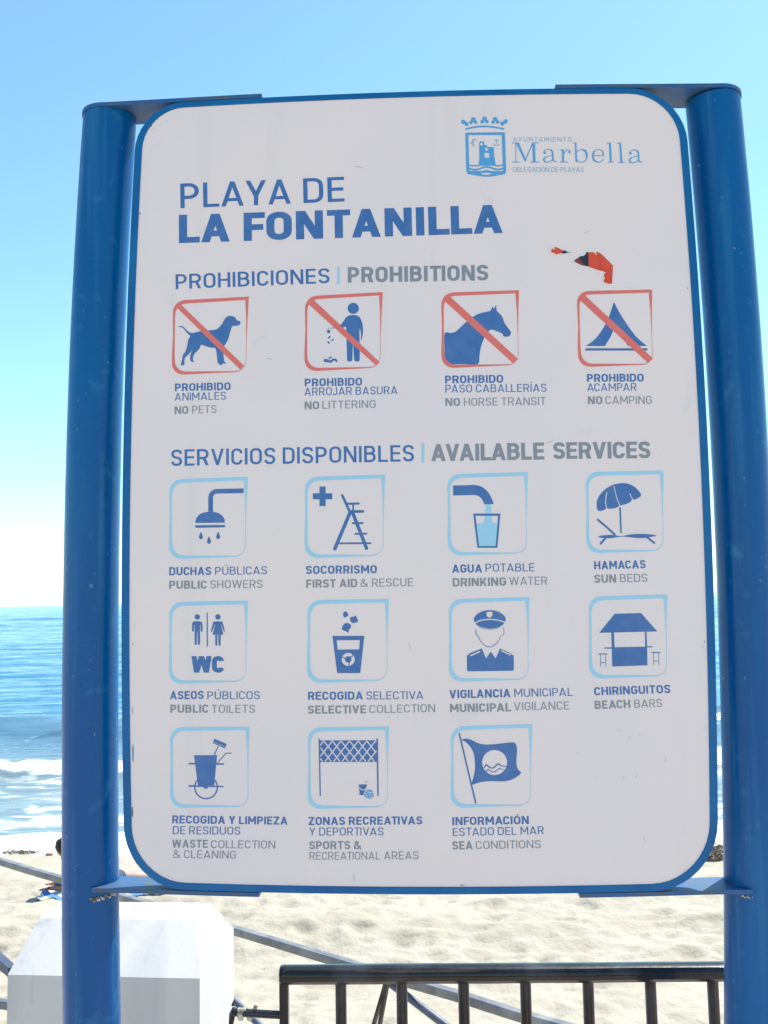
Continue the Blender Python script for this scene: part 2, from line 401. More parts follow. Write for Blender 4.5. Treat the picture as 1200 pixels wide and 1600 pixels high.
# ------------------------------------------------------------------ flat print: painter's algorithm on a triangulation
def inside(p, poly):
    x, y = p; c = False; j = len(poly) - 1
    for i in range(len(poly)):
        xi, yi = poly[i]; xj, yj = poly[j]
        if (yi > y) != (yj > y) and x < (xj - xi) * (y - yi) / (yj - yi) + xi: c = not c
        j = i
    return c
def paint(shapes, eps=1e-5):
    vs, es = [], []
    bb = []
    for poly, col in shapes:
        b = len(vs); vs += [Vector(p) for p in poly]; m = len(poly)
        es += [(b + k, b + (k + 1) % m) for k in range(m)]
        xs = [p[0] for p in poly]; y2 = [p[1] for p in poly]; bb.append((min(xs), max(xs), min(y2), max(y2)))
    r = delaunay_2d_cdt(vs, es, [], 0, eps)
    ov, of = r[0], r[2]; out, cols = [], []
    for f in of:
        cx = sum(ov[k][0] for k in f) / len(f); cy = sum(ov[k][1] for k in f) / len(f)
        for (poly, col), q in zip(reversed(shapes), reversed(bb)):
            if q[0] <= cx <= q[1] and q[2] <= cy <= q[3] and inside((cx, cy), poly):
                if col is not None: out.append(tuple(f)); cols.append(col)
                break
    return [tuple(v) for v in ov], out, cols
def put(name, V, Fs, cols, label=None, w=.0018, conv=None, parent=None):
    P = [conv(*p) for p in V] if conv else V
    used = sorted(set(cols)); idx = {c: i for i, c in enumerate(used)}
    F2 = []
    for f in Fs:
        a, b, c = (P[k] for k in f[:3])
        F2.append(f if (b[0] - a[0]) * (c[1] - a[1]) - (b[1] - a[1]) * (c[0] - a[0]) < 0 else f[::-1])
    F2 = [f[::-1] for f in F2]
    o = mesh_obj(name, [(u, w, v + GZ) for u, v in P], F2, [K[c] for c in used], parent or panel, [idx[c] for c in cols])
    if label: o['label'] = label
    return o

def vpath(pts, wd, close=False):
    """stroke with width per point -> list of quads (as polygons)"""
    n = len(pts); wd = wd if isinstance(wd, (list, tuple)) else [wd] * n
    Lf, Rt = [], []
    for i in range(n):
        p = pts[i]; a = pts[i - 1] if (i or close) else p; b = pts[(i + 1) % n] if (i < n - 1 or close) else p
        d1 = (p[0] - a[0], p[1] - a[1]); d2 = (b[0] - p[0], b[1] - p[1])
        l1 = math.hypot(*d1) or 1; l2 = math.hypot(*d2) or 1
        if d1 == (0, 0): d1 = d2; l1 = l2
        if d2 == (0, 0): d2 = d1; l2 = l1
        d1 = (d1[0] / l1, d1[1] / l1); d2 = (d2[0] / l2, d2[1] / l2)
        nx_, ny_ = -(d1[1] + d2[1]), d1[0] + d2[0]; l = math.hypot(nx_, ny_) or 1; nx_ /= l; ny_ /= l
        k = max(.35, nx_ * -d1[1] + ny_ * d1[0]); h = wd[i] / 2 / k
        Lf.append((p[0] + nx_ * h, p[1] + ny_ * h)); Rt.append((p[0] - nx_ * h, p[1] - ny_ * h))
    m = n if close else n - 1
    return [[Lf[i], Lf[(i + 1) % n], Rt[(i + 1) % n], Rt[i]] for i in range(m)]
def rp(pts, close=False, seg=5):
    """polyline with rounded corners: points (x, y[, r])"""
    out = []; n = len(pts)
    for i, p in enumerate(pts):
        r = p[2] if len(p) > 2 else 0
        if not r or (not close and i in (0, n - 1)): out.append((p[0], p[1])); continue
        a, b = pts[i - 1], pts[(i + 1) % n]
        v1 = (a[0] - p[0], a[1] - p[1]); v2 = (b[0] - p[0], b[1] - p[1]); l1 = math.hypot(*v1); l2 = math.hypot(*v2)
        r1 = min(r, l1 * .5 if len(a) > 2 else l1); r2 = min(r, l2 * .5 if len(b) > 2 else l2); r0 = min(r1, r2)
        A = (p[0] + v1[0] / l1 * r0, p[1] + v1[1] / l1 * r0); B = (p[0] + v2[0] / l2 * r0, p[1] + v2[1] / l2 * r0)
        c = .60
        for k in range(seg + 1):
            t = k / seg; q = 1 - t
            c1 = (A[0] + (p[0] - A[0]) * c, A[1] + (p[1] - A[1]) * c); c2 = (B[0] + (p[0] - B[0]) * c, B[1] + (p[1] - B[1]) * c)
            pt = tuple(q ** 3 * A[m] + 3 * q * q * t * c1[m] + 3 * q * t * t * c2[m] + t ** 3 * B[m] for m in (0, 1))
            if not out or math.dist(out[-1], pt) > 1e-4: out.append(pt)
    return out
def sm(pts, n=4, close=True):
    """Catmull-Rom smoothing"""
    out = []; m = len(pts)
    for i in range(m if close else m - 1):
        g = lambda k: pts[k % m] if close else pts[max(0, min(m - 1, k))]
        p0, p1, p2, p3 = g(i - 1), g(i), g(i + 1), g(i + 2)
        for k in range(n):
            t = k / n
            out.append(tuple(.5 * (2 * p1[c] + (p2[c] - p0[c]) * t + (2 * p0[c] - 5 * p1[c] + 4 * p2[c] - p3[c]) * t * t + (3 * p1[c] - p0[c] - 3 * p2[c] + p3[c]) * t ** 3) for c in (0, 1)))
    if not close: out.append(tuple(pts[-1]))
    return out
def circ(x, y, r, n=28, ry=None, rot=0):
    ry = ry or r; c, s = math.cos(rot), math.sin(rot)
    return [(x + r * math.cos(2 * math.pi * k / n) * c - ry * math.sin(2 * math.pi * k / n) * s, y + r * math.cos(2 * math.pi * k / n) * s + ry * math.sin(2 * math.pi * k / n) * c) for k in range(n)]

# ---- a plain rounded-square sans alphabet, drawn as strokes; t = stroke weight
def glyph(ch, t):
    a = t / 2; x = (t - .13) * .55
    base = {'A': .70, 'B': .60, 'C': .58, 'D': .62, 'E': .52, 'F': .51, 'G': .61, 'H': .63, 'I': 0, 'J': .44, 'K': .62, 'L': .50, 'M': .78, 'N': .66,
            'O': .62, 'P': .58, 'R': .61, 'S': .57, 'T': .56, 'U': .62, 'V': .66, 'W': .98, 'Y': .64, 'Z': .56, '&': .72}[ch]
    w = base + x if ch != 'I' else t
    r = min(w / 2 - a, .30); q = []
    def path(p, close=False, wd=t): q.extend(vpath(rp(p, close), wd, close))
    def bar(x0, y0, x1, y1): q.append([(x0, y0), (x1, y0), (x1, y1), (x0, y1)])
    def dia(xb, yb, xt, yt, th): q.append([(xb, yb), (xb + th, yb), (xt + th, yt), (xt, yt)])
    def hh(dx, dy): return t * math.hypot(dx, dy) / abs(dy) * .98
    ta = t * .96
    if ch == 'A':
        th = hh(w / 2, 1); dia(0, 0, w / 2 - th / 2, 1, th); dia(w - th, 0, w / 2 - th / 2, 1, th); bar(w * .17, .20, w * .83, .20 + ta)
    elif ch == 'V': th = hh(w / 2, 1); dia(w / 2 - th / 2, 0, 0, 1, th); dia(w / 2 - th / 2, 0, w - th, 1, th)
    elif ch == 'W':
        th = hh(w / 4, 1); c = w / 4 + .01
        dia(c - th / 2, 0, 0, 1, th); dia(c - th / 2, 0, w / 2 - th / 2, 1, th); dia(w - c - th / 2, 0, w / 2 - th / 2, 1, th); dia(w - c - th / 2, 0, w - th, 1, th)
    elif ch == 'M':
        th = hh(w / 2 - t, .62); bar(0, 0, t, 1); bar(w - t, 0, w, 1); dia(w / 2 - th / 2, .28, 0, 1, th); dia(w / 2 - th / 2, .28, w - th, 1, th)
    elif ch == 'N': th = hh(w - t, 1) * 1.05; bar(0, 0, t, 1); bar(w - t, 0, w, 1); dia(w - th, 0, 0, 1, th)
    elif ch == 'K': th = hh(w * .6, .6); bar(0, 0, t, 1); dia(t * .5, .30, w - th * 1.0, 1, th); dia(w - th, 0, w * .30, .62, th)
    elif ch == 'Y': th = hh(w / 2, .6); bar(w / 2 - a, 0, w / 2 + a, .46); dia(w / 2 - th / 2, .38, 0, 1, th); dia(w / 2 - th / 2, .38, w - th, 1, th)
    elif ch == 'Z': th = hh(w, 1) * 1.02; bar(0, 0, w, ta); bar(0, 1 - ta, w, 1); dia(0, ta * .5, w - th, 1 - ta * .5, th)
    elif ch == 'I': bar(0, 0, t, 1)
    elif ch == 'L': bar(0, 0, t, 1); bar(0, 0, w, ta)
    elif ch == 'T': bar(w / 2 - a, 0, w / 2 + a, 1); bar(0, 1 - ta, w, 1)
    elif ch == 'H': bar(0, 0, t, 1); bar(w - t, 0, w, 1); bar(0, .5 - ta / 2, w, .5 + ta / 2)
    elif ch == 'E': bar(0, 0, t, 1); bar(0, 0, w, ta); bar(0, 1 - ta, w, 1); bar(0, .51 - ta / 2, w * .94, .51 + ta / 2)
    elif ch == 'F': bar(0, 0, t, 1); bar(0, 1 - ta, w, 1); bar(0, .48 - ta / 2, w * .92, .48 + ta / 2)
    elif ch == 'O': path([(a, a, r), (w - a, a, r), (w - a, 1 - a, r), (a, 1 - a, r)], True)
    elif ch == 'D': bar(0, 0, t, 1); path([(a, 1 - a), (w - a, 1 - a, r), (w - a, a, r), (a, a)])
    elif ch == 'C': path([(w - a, .70), (w - a, 1 - a, r), (a, 1 - a, r), (a, a, r), (w - a, a, r), (w - a, .30)])
    elif ch == 'G': path([(w - a, .72), (w - a, 1 - a, r), (a, 1 - a, r), (a, a, r), (w - a, a, r), (w - a, .50)]); bar(w * .50, .50 - ta * .5, w, .50 + ta * .5)
    elif ch == 'S': r = .25; path([(w - a, .74), (w - a, 1 - a, r), (a, 1 - a, r), (a, .53, r), (w - a, .48, r), (w - a, a, r), (a, a, r), (a, .26)])
    elif ch == 'U': path([(a, 1), (a, a, r), (w - a, a, r), (w - a, 1)])
    elif ch == 'J': path([(w - a, 1), (w - a, a, r), (a * .6, a, r * .8), (0 + a * .5, .24)])
    elif ch == 'P': bar(0, 0, t, 1); path([(a, 1 - a), (w - a, 1 - a, .26), (w - a, .43, .26), (a, .43)])
    elif ch == 'R': bar(0, 0, t, 1); path([(a, 1 - a), (w - a, 1 - a, .26), (w - a, .45, .26), (a, .45)]); th = hh(w * .45, .45); dia(w - th, 0, w * .46, .47, th)
    elif ch == 'B': bar(0, 0, t, 1); path([(a, 1 - a), (w - .03 - a, 1 - a, .23), (w - .03 - a, .53, .23), (a, .53)]); path([(a, .53), (w - a, .53, .25), (w - a, a, .25), (a, a)])
    elif ch == '&':
        k = [(w, 0), (.30 * w, .66), (.20 * w, .83), (.38 * w, 1 - a), (.60 * w, .84), (.48 * w, .64), (.16 * w, .44), (a, .25), (.16 * w, .07), (.42 * w, a), (.72 * w, .14), (w - a, .46)]
        q.extend(vpath(sm(k, 3, False), t * .92))
    return q, w
ACC = {'Ú': 'U', 'Ó': 'O', 'Í': 'I'}
TIGHT = {'AV', 'VA', 'AT', 'TA', 'LA', 'LT', 'PA', 'AY', 'YA', 'AC', 'LL', 'TI', 'FO'}
cache = {}
def gl(ch, t):
    if (ch, t) not in cache:
        q, w = glyph(ACC.get(ch, ch), t)
        if ch in ACC:
            c = w / 2; s = t * .62; q = q + [[(c - s * .5, 1.08), (c + s * .7, 1.08), (c + s * 1.7, 1.25), (c + s * .3, 1.25)]]
        V, Fs, cs = paint([(p, 'x') for p in q], 1e-6); cache[(ch, t)] = (V, Fs, w)
    return cache[(ch, t)]
class Text:
    def __init__(s): s.V, s.F, s.c = [], [], []
    def add(s, txt, x0, y0, x1, y1, h, col, wt, sp=.135):
        """baseline from photo point (x0, y0) to (x1, y1), capital height h in photo pixels"""
        A = Vector(uv(x0, y0)); B = Vector(uv(x1, y1)); D = B - A
        H = (Vector(uv(x0, y0 - h)) - A).length; up = Vector((-D.y, D.x)).normalized() * H; 
        pos = []; x = 0
        s0 = sp - (wt - .13) * .35
        for i, ch in enumerate(txt):
            if ch == ' ': x += .26; continue
            pos.append((ch, x)); x += gl(ch, wt)[2] + s0
            if txt[i:i + 2] in TIGHT: x -= .07
        tot = x - s0
        for ch, xo in pos:
            V, Fs, w = gl(ch, wt); b = len(s.V)
            for p in V:
                q = A + D * ((p[0] + xo) / tot) + up * p[1]; s.V.append((q.x, q.y))
            s.F += [tuple(b + k for k in f) for f in Fs]; s.c += [col] * len(Fs)
        return s
    def poly(s, pts, col):
        b = len(s.V); s.V += [uv(*p) for p in pts]; s.F.append(tuple(range(b, len(s.V)))); s.c.append(col); return s
    def done(s, name, label=None): return put(name, s.V, s.F, s.c, label)
LT, BD, XB, MD = .108, .182, .212, .135

t = Text(); t.add('PLAYA DE', 281.7, 324.8, 538.3, 314.2, 38.5, 'B', .132); t.add('LA FONTANILLA', 279.3, 379.3, 785.7, 363.4, 44, 'B', XB); t.done('title_lettering', 'large blue beach name lettering at the top of the board')
t = Text(); t.add('PROHIBICIONES', 274.2, 451.5, 515, 441.8, 23.2, 'B', MD); t.poly([(526.7, 416), (530.5, 415.8), (530.5, 443.5), (526.7, 443.7)], 'L')
t.add('PROHIBITIONS', 543.4, 441.2, 763.2, 437.6, 24.2, 'G', .195); t.done('heading_lettering', 'prohibitions heading in blue and grey letters')
t = Text(); t.add('SERVICIOS DISPONIBLES', 267.2, 728, 647, 720.6, 25.5, 'B', MD); t.poly([(658.8, 691.8), (662.8, 691.7), (662.8, 722.7), (658.8, 722.8)], 'L')
t.add('AVAILABLE', 674, 720.5, 850.8, 717.8, 26.5, 'G', .195, .10); t.add('SERVICES', 865, 717, 1016.8, 715.7, 26, 'G', .195, .10); t.done('heading_lettering', 'available services heading in blue and grey letters')

CAP = [  # each caption: list of runs (text, x0, y0, x1, y1, height, colour, weight)
 [('PROHIBIDO', 273, 611, 360, 609, 12, 'B', BD), ('ANIMALES', 272.6, 626, 352.6, 624, 12.2, 'B', LT), ('NO', 272.6, 647, 293.8, 646.3, 12.2, 'G', BD), ('PETS', 300, 646, 338, 645, 12.2, 'G', LT)],
 [('PROHIBIDO', 476, 603.5, 565.6, 602, 12.2, 'B', BD), ('ARROJAR BASURA', 475.5, 618, 621, 615.4, 12.3, 'B', LT), ('NO', 476, 639.5, 498.6, 639, 12.3, 'G', BD), ('LITTERING', 503.6, 638.6, 587, 637, 12.3, 'G', LT)],
 [('PROHIBIDO', 695.6, 598.8, 786.4, 597.6, 12.2, 'B', BD), ('PASO CABALLERÍAS', 696, 613.2, 854, 611.6, 12.3, 'B', LT), ('NO', 696, 634.2, 719, 634, 12.4, 'G', BD), ('HORSE TRANSIT', 725, 633.9, 853, 632.6, 12.4, 'G', LT)],
 [('PROHIBIDO', 917.6, 596.4, 1006.2, 595.8, 12.2, 'B', BD), ('ACAMPAR', 918, 611, 995, 610.4, 12.3, 'B', LT), ('NO', 919, 631.5, 941.6, 631.3, 12.5, 'G', BD), ('CAMPING', 946.4, 631.2, 1019, 630.8, 12.5, 'G', LT)],
 [('DUCHAS', 264, 899, 329.6, 898.4, 12.8, 'B', BD), ('PÚBLICAS', 335.8, 898.4, 417, 897.2, 12.6, 'B', LT), ('PUBLIC', 264, 920.2, 322.6, 919.8, 12.7, 'G', BD), ('SHOWERS', 328.2, 919.4, 410, 918.7, 12.7, 'G', LT)],
 [('SOCORRISMO', 477.8, 896.9, 588.8, 895.7, 12.7, 'B', BD), ('FIRST AID', 478.4, 918.6, 558, 917.4, 12.8, 'G', BD), ('& RESCUE', 563.3, 917.1, 645.6, 915.9, 12.7, 'G', LT)],
 [('AGUA', 706.6, 895, 753.4, 894.5, 12.8, 'B', BD), ('POTABLE', 758.8, 893.5, 835.4, 892.7, 12.7, 'B', LT), ('DRINKING', 707.5, 916.5, 791.2, 915, 13, 'G', BD), ('WATER', 796, 914.5, 855.4, 913.6, 12.8, 'G', LT)],
 [('HAMACAS', 929, 889.8, 1009.2, 887.9, 12.8, 'B', BD), ('SUN', 929, 910.9, 963.2, 910.3, 12.8, 'G', BD), ('BEDS', 969.2, 909.7, 1012, 909, 12.6, 'G', LT)],
 [('ASEOS', 265.2, 1092.9, 317.8, 1092.4, 12.7, 'B', BD), ('PÚBLICOS', 323.7, 1093, 405.8, 1092.6, 12.5, 'B', LT), ('PUBLIC', 265.8, 1114, 325.2, 1113.8, 12.7, 'G', BD), ('TOILETS', 330.4, 1114, 398.2, 1114.1, 12.5, 'G', LT)],
 [('RECOGIDA', 481.2, 1093.8, 567, 1093.4, 12.7, 'B', BD), ('SELECTIVA', 572.4, 1093.2, 661.5, 1092.5, 12.5, 'B', LT), ('SELECTIVE', 481, 1115.4, 571.8, 1114.8, 12.7, 'G', BD), ('COLLECTION', 577.2, 1114.5, 680, 1112.8, 12.5, 'G', LT)],
 [('VIGILANCIA', 702.4, 1091.5, 797.9, 1089.6, 13, 'B', BD), ('MUNICIPAL', 804, 1089.3, 895.4, 1087.5, 12.8, 'B', LT), ('MUNICIPAL', 703.4, 1113.2, 798.8, 1111.6, 13, 'G', BD), ('VIGILANCE', 803.4, 1110.6, 889.6, 1108.8, 12.8, 'G', LT)],
 [('CHIRINGUITOS', 929, 1086.8, 1048, 1083, 12.9, 'B', BD), ('BEACH', 929.8, 1108.2, 985.5, 1106.3, 12.9, 'G', BD), ('BARS', 991.8, 1106.2, 1035, 1104.8, 12.6, 'G', LT)],
 [('RECOGIDA Y LIMPIEZA', 268.6, 1286.8, 449, 1289, 12.4, 'B', BD), ('DE RESIDUOS', 269.5, 1303.7, 375, 1304.7, 12.4, 'B', LT), ('WASTE', 268.6, 1325, 324.2, 1325.2, 12.6, 'G', BD), ('COLLECTION', 329.4, 1325.6, 429.8, 1326.4, 12.4, 'G', LT), ('& CLEANING', 270, 1340.8, 368.2, 1342.4, 12.4, 'G', LT)],
 [('ZONAS RECREATIVAS', 482, 1289.6, 660, 1288.5, 12.6, 'B', BD), ('Y DEPORTIVAS', 483, 1306, 599.2, 1305.8, 12.5, 'B', LT), ('SPORTS &', 483, 1327.4, 564.2, 1327.1, 12.6, 'G', BD), ('RECREATIONAL', 483.6, 1343.9, 594, 1343.6, 12.3, 'G', .105), ('AREAS', 599.8, 1343.5, 654, 1343, 12.5, 'G', LT)],
 [('INFORMACIÓN', 707, 1289.8, 826.6, 1288, 12.7, 'B', BD), ('ESTADO DEL MAR', 707.8, 1306.8, 850, 1303.8, 12.5, 'B', LT), ('SEA', 707, 1327.8, 738.7, 1327.5, 12.8, 'G', BD), ('CONDITIONS', 743.7, 1327.2, 845.4, 1325.6, 12.5, 'G', LT)],
]
NM = ['no pets', 'no littering', 'no horse transit', 'no camping', 'public showers', 'first aid and rescue', 'drinking water', 'sun beds', 'public toilets', 'selective collection', 'municipal vigilance', 'beach bars', 'waste collection and cleaning', 'sports and recreational areas', 'sea conditions']
for nm, runs in zip(NM, CAP):
    t = Text()
    for q in runs: t.add(*q)
    t.done('caption', 'two-language caption reading ' + nm)

# ---- pictogram boxes: corners TL, TR, BR, BL in the photograph
BOX = [
 ((269.5, 469.5), (388.6, 463), (387.5, 582), (268, 586)), ((476, 462.5), (598, 456), (597.5, 575.5), (475.5, 580.5)), ((689, 457), (811, 453), (814, 571.5), (690, 575.5)), ((901, 454.5), (1019.3, 452), (1024, 571), (904, 573.5)),
 ((264, 749), (386.9, 745), (386.8, 871.5), (264, 874)), ((475.7, 745.5), (601.9, 741.5), (602.3, 870), (476, 872.5)), ((698.3, 741), (824.8, 737.6), (827.3, 866.5), (700.3, 868.5)), ((915, 737.5), (1037, 735.2), (1041, 862.5), (917, 865)),
 ((264, 941), (387, 938.6), (388, 1067), (263.5, 1069.5)), ((480, 938), (607.4, 935.8), (609, 1065.5), (480, 1068)), ((701, 936.5), (827.4, 933.2), (830, 1064), (701.8, 1066)), ((919.6, 932.5), (1043, 929), (1046.5, 1058.5), (921, 1061)),
 ((265, 1136.5), (389.5, 1135.8), (391.5, 1263), (265.8, 1263)), ((480.4, 1137), (607.6, 1135.5), (609.5, 1263.5), (481, 1265)), ((704, 1135.5), (832, 1131.7), (833.5, 1261), (704.6, 1263)),
]
def box_shapes(c, red):
    (tl, tr, br, bl) = c
    def m(a, b): return tuple((tl[k] * (1 - a) + tr[k] * a) * (1 - b) + (bl[k] * (1 - a) + br[k] * a) * b for k in (0, 1))
    o = rp([(0, 0, .17), (1, 0), (.985, .30), (.974, .60), (.972, .985, .15), (.42, .992), (.0, 1, .17), (.0, .72), (.010, .45)], True, 8)
    th = .047 if not red else .046
    i = rp([(.035, .045 + .003, .15), (1 - th, th - .006), (.968, .30), (.9695, .60), (.9665, .977, .14), (.42, .962), (.044, .955, .15), (.033, .72), (.032, .45)], True, 8)
    col = 'R' if red else 'L'
    return [([m(*p) for p in o], col), ([m(*p) for p in i], None)]
def T(ox, oy, s): return lambda P: [(ox + x * s, oy + y * s) for x, y in P]
ICON = {i: [] for i in range(15)}
def A(i, f, col, *polys):
    for p in polys: ICON[i].append((f(p), col))
def S(i, f, col, pts, wd, close=False, smooth=0, cap=False):
    p = sm(pts, smooth, close) if smooth else pts
    for q in vpath(p, wd, close): ICON[i].append((f(q), col))
    if cap:
        for e_ in (p[0], p[-1]): ICON[i].append((f(circ(e_[0], e_[1], (wd if not isinstance(wd, list) else wd[0]) / 2, 12)), col))
# no pets
f = T(260, 450, 140 / 1200)
A(0, f, 'B', sm([(152, 514), (180, 507), (210, 508), (240, 530), (275, 568), (315, 594), (350, 600), (430, 580), (560, 566), (660, 552), (700, 525), (740, 480), (765, 435), (790, 395), (830, 373), (870, 372), (910, 385), (930, 405), (940, 428), (965, 436), (988, 448), (985, 478), (960, 498), (920, 503), (880, 510), (860, 560), (845, 610), (828, 675), (795, 740), (762, 790), (760, 850), (765, 940), (772, 980), (800, 1003), (775, 1010), (755, 1003), (748, 1022), (715, 1028), (695, 1010), (682, 985), (672, 900), (655, 805), (600, 797), (520, 775), (462, 757), (445, 800), (400, 850), (362, 895), (352, 955), (368, 988), (340, 985), (316, 962), (322, 880), (352, 825), (300, 880), (250, 930), (238, 965), (236, 1026), (190, 1026), (208, 960), (215, 900), (255, 840), (275, 770), (290, 690), (318, 640), (290, 615), (250, 570), (215, 528), (185, 520)], 3))
A(0, f, 'R', [(118, 240), (178, 205), (1040, 1040), (985, 1090)])
# no littering
f = T(470, 450, 140 / 1200)
A(1, f, 'B', circ(702, 269, 75), sm([(600, 395), (640, 368), (700, 358), (765, 370), (800, 410), (825, 480), (833, 560), (828, 620), (812, 690), (803, 690), (806, 640), (800, 580), (790, 535), (785, 560), (785, 640), (787, 760), (788, 940), (780, 975), (750, 982), (722, 972), (712, 930), (702, 770), (695, 770), (690, 930), (682, 972), (650, 982), (625, 972), (618, 930), (612, 700), (608, 600), (604, 515), (560, 530), (480, 536), (365, 538), (365, 534), (480, 520), (540, 480), (580, 430)], 3))
A(1, f, 'B', circ(371, 580, 22, 14, 26), [(362, 672), (362, 658), (392, 636), (400, 642), (394, 660), (376, 676)], [(405, 708), (412, 690), (436, 674), (442, 690), (428, 704)], [(352, 712), (372, 708), (384, 724), (388, 744), (374, 744), (358, 728)])
A(1, f, 'B', sm([(305, 968), (315, 948), (350, 950), (380, 962), (400, 965), (425, 945), (460, 942), (485, 960), (487, 990), (468, 986), (450, 968), (430, 975), (410, 998), (385, 998), (365, 990), (335, 992), (312, 985)], 3), [(370, 948), (372, 930), (398, 918), (408, 898), (412, 925), (388, 950)])
A(1, f, 'R', [(78, 192), (132, 118), (1055, 990), (1010, 1038)])
# no horse transit
f = T(680, 440, .3)
A(2, f, 'B', sm([(50, 267), (80, 266), (108, 259), (140, 228), (170, 202), (200, 180), (230, 165), (262, 157), (288, 150), (298, 128), (306, 140), (318, 121), (320, 148), (335, 165), (350, 182), (362, 215), (382, 243), (395, 263), (388, 282), (370, 286), (356, 284), (350, 270), (320, 257), (290, 249), (266, 272), (248, 310), (236, 350), (230, 390), (222, 429), (150, 429), (90, 429), (66, 415), (52, 395), (48, 330)], 3))
A(2, f, 'R', [(40, 92), (68, 68), (432, 402), (408, 426)])
# no camping
A(3, f, 'B', sm([(932, 110), (936, 112), (960, 158), (1000, 222), (1050, 288), (1100, 331), (1095, 334), (1008, 333), (1003, 331), (975, 285), (938, 240), (915, 285), (887, 330), (882, 334), (790, 334), (788, 332), (832, 300), (872, 248), (905, 185), (929, 112)], 3))
ICON[3].insert(0, (f([(783, 346), (1106, 346), (1106, 358), (783, 358)]), 'B'))
A(3, f, 'R', [(747, 88), (772, 62), (1136, 400), (1110, 423)])
# showers
f = T(255, 735, 1 / 6)
S(4, f, 'B', rp([(752, 190), (443, 196, 62), (443, 400)], False, 8), [41] * 1 + [42] * 20 if False else 44)
A(4, f, 'B', sm([(300, 492), (304, 460), (330, 420), (375, 396), (437, 388), (500, 394), (545, 418), (572, 456), (576, 490)], 4, False), [(300, 514), (578, 511), (578, 533), (300, 538)])
for cx, cy in ((352, 612), (428, 654), (514, 610)): A(4, f, 'B', sm([(cx - 2, cy - 36), (cx + 12, cy - 8), (cx + 18, cy + 14), (cx + 8, cy + 31), (cx - 8, cy + 32), (cx - 19, cy + 16), (cx - 13, cy - 8)], 4))
# lifeguard chair
f = T(465, 735, 1 / 6)
A(5, f, 'B', [(204, 150), (262, 150), (262, 214), (324, 214), (324, 270), (262, 270), (262, 334), (204, 334), (204, 270), (142, 270), (142, 214), (204, 214)])
S(5, f, 'B', [(418, 234), (488, 385)], 24, cap=True); S(5, f, 'B', [(465, 312), (572, 310)], 20, cap=True); S(5, f, 'B', [(520, 315), (520, 380)], 16)
S(5, f, 'B', [(490, 385), (612, 384)], 25, cap=True); S(5, f, 'B', [(493, 390), (348, 735)], 33, cap=True); S(5, f, 'B', [(515, 395), (646, 730)], 32, cap=True)
S(5, f, 'B', [(517, 494), (608, 493)], 18, cap=True); S(5, f, 'B', [(540, 595), (645, 593)], 18, cap=True); S(5, f, 'B', [(375, 684), (682, 682)], 17, cap=True)
# drinking water
f = T(680, 730, 1 / 6)
A(6, f, 'L', [(478, 345), (520, 345), (527, 435), (538, 522), (590, 522), (575, 745), (408, 745), (388, 530), (455, 526), (470, 440)])
A(6, f, 'B', sm([(168, 170), (260, 169), (360, 166), (425, 178), (480, 215), (520, 270), (550, 345)], 4, False) + sm([(462, 348), (445, 310), (420, 280), (390, 263), (350, 260), (260, 262), (168, 264)], 4, False))
for q in ([(357, 434), (612, 434)], ): A(6, f, 'B', [(357, 434), (612, 434), (610, 455), (360, 455)])
A(6, f, 'B', [(357, 434), (376, 434), (414, 755), (396, 755)], [(592, 434), (612, 434), (584, 755), (566, 755)], [(398, 738), (584, 738), (584, 755), (396, 755)])
# parasol and sunbed
f = T(900, 725, 1 / 6)
A(7, f, 'B', sm([(195, 385), (200, 340), (225, 290), (270, 240), (330, 202), (400, 182), (470, 180), (530, 200), (580, 240), (613, 288), (590, 315), (545, 335), (530, 325), (515, 352), (470, 375), (420, 388), (405, 392), (395, 402), (345, 418), (305, 418), (285, 415), (270, 428), (240, 438), (208, 436), (197, 410)], 3))
S(7, f, None, [(292, 262), (282, 310), (280, 360), (290, 420)], 9, smooth=3); S(7, f, None, [(357, 205), (372, 270), (390, 335), (415, 392)], 8, smooth=3); S(7, f, None, [(505, 275), (522, 310), (538, 338)], 7)
S(7, f, 'B', [(415, 405), (424, 648)], 15); S(7, f, 'B', [(200, 516), (290, 592), (372, 668)], 19)
A(7, f, 'B', sm([(205, 682), (250, 670), (330, 664), (385, 672), (440, 674), (500, 662), (580, 655), (660, 656), (720, 662), (758, 672), (700, 684), (640, 694), (560, 692), (490, 684), (430, 681), (385, 686), (330, 695), (260, 694)], 3))
S(7, f, 'B', [(285, 685), (228, 752)], 20); S(7, f, 'B', [(665, 685), (742, 745)], 18)
# toilets
f = T(255, 925, 1 / 6)
A(8, f, 'B', circ(318, 234, 25), circ(511, 234, 25), rp([(268, 275, 30), (367, 275, 30), (367, 372, 8), (350, 372, 6), (348, 306), (343, 306), (343, 495, 6), (323, 495, 5), (320, 370), (315, 370), (313, 495, 5), (293, 495, 6), (293, 306), (288, 306), (286, 372, 6), (269, 372, 8)], True, 4))
A(8, f, 'B', [(405, 192), (415, 192), (418, 512), (407, 512)])
A(8, f, 'B', sm([(478, 277), (545, 277), (556, 290), (576, 365), (566, 372), (545, 310), (540, 310), (562, 400), (538, 402), (536, 496), (517, 497), (515, 405), (507, 405), (505, 497), (487, 496), (485, 402), (461, 400), (486, 310), (480, 310), (457, 372), (446, 366), (466, 290)], 2))
def wc():
    out = []
    for ch, x0, x1 in (('W', 262, 452), ('C', 455, 567)):
        V, Fs, w = gl(ch, .27)
        out.append((V, Fs, x0, x1, w))
    return out
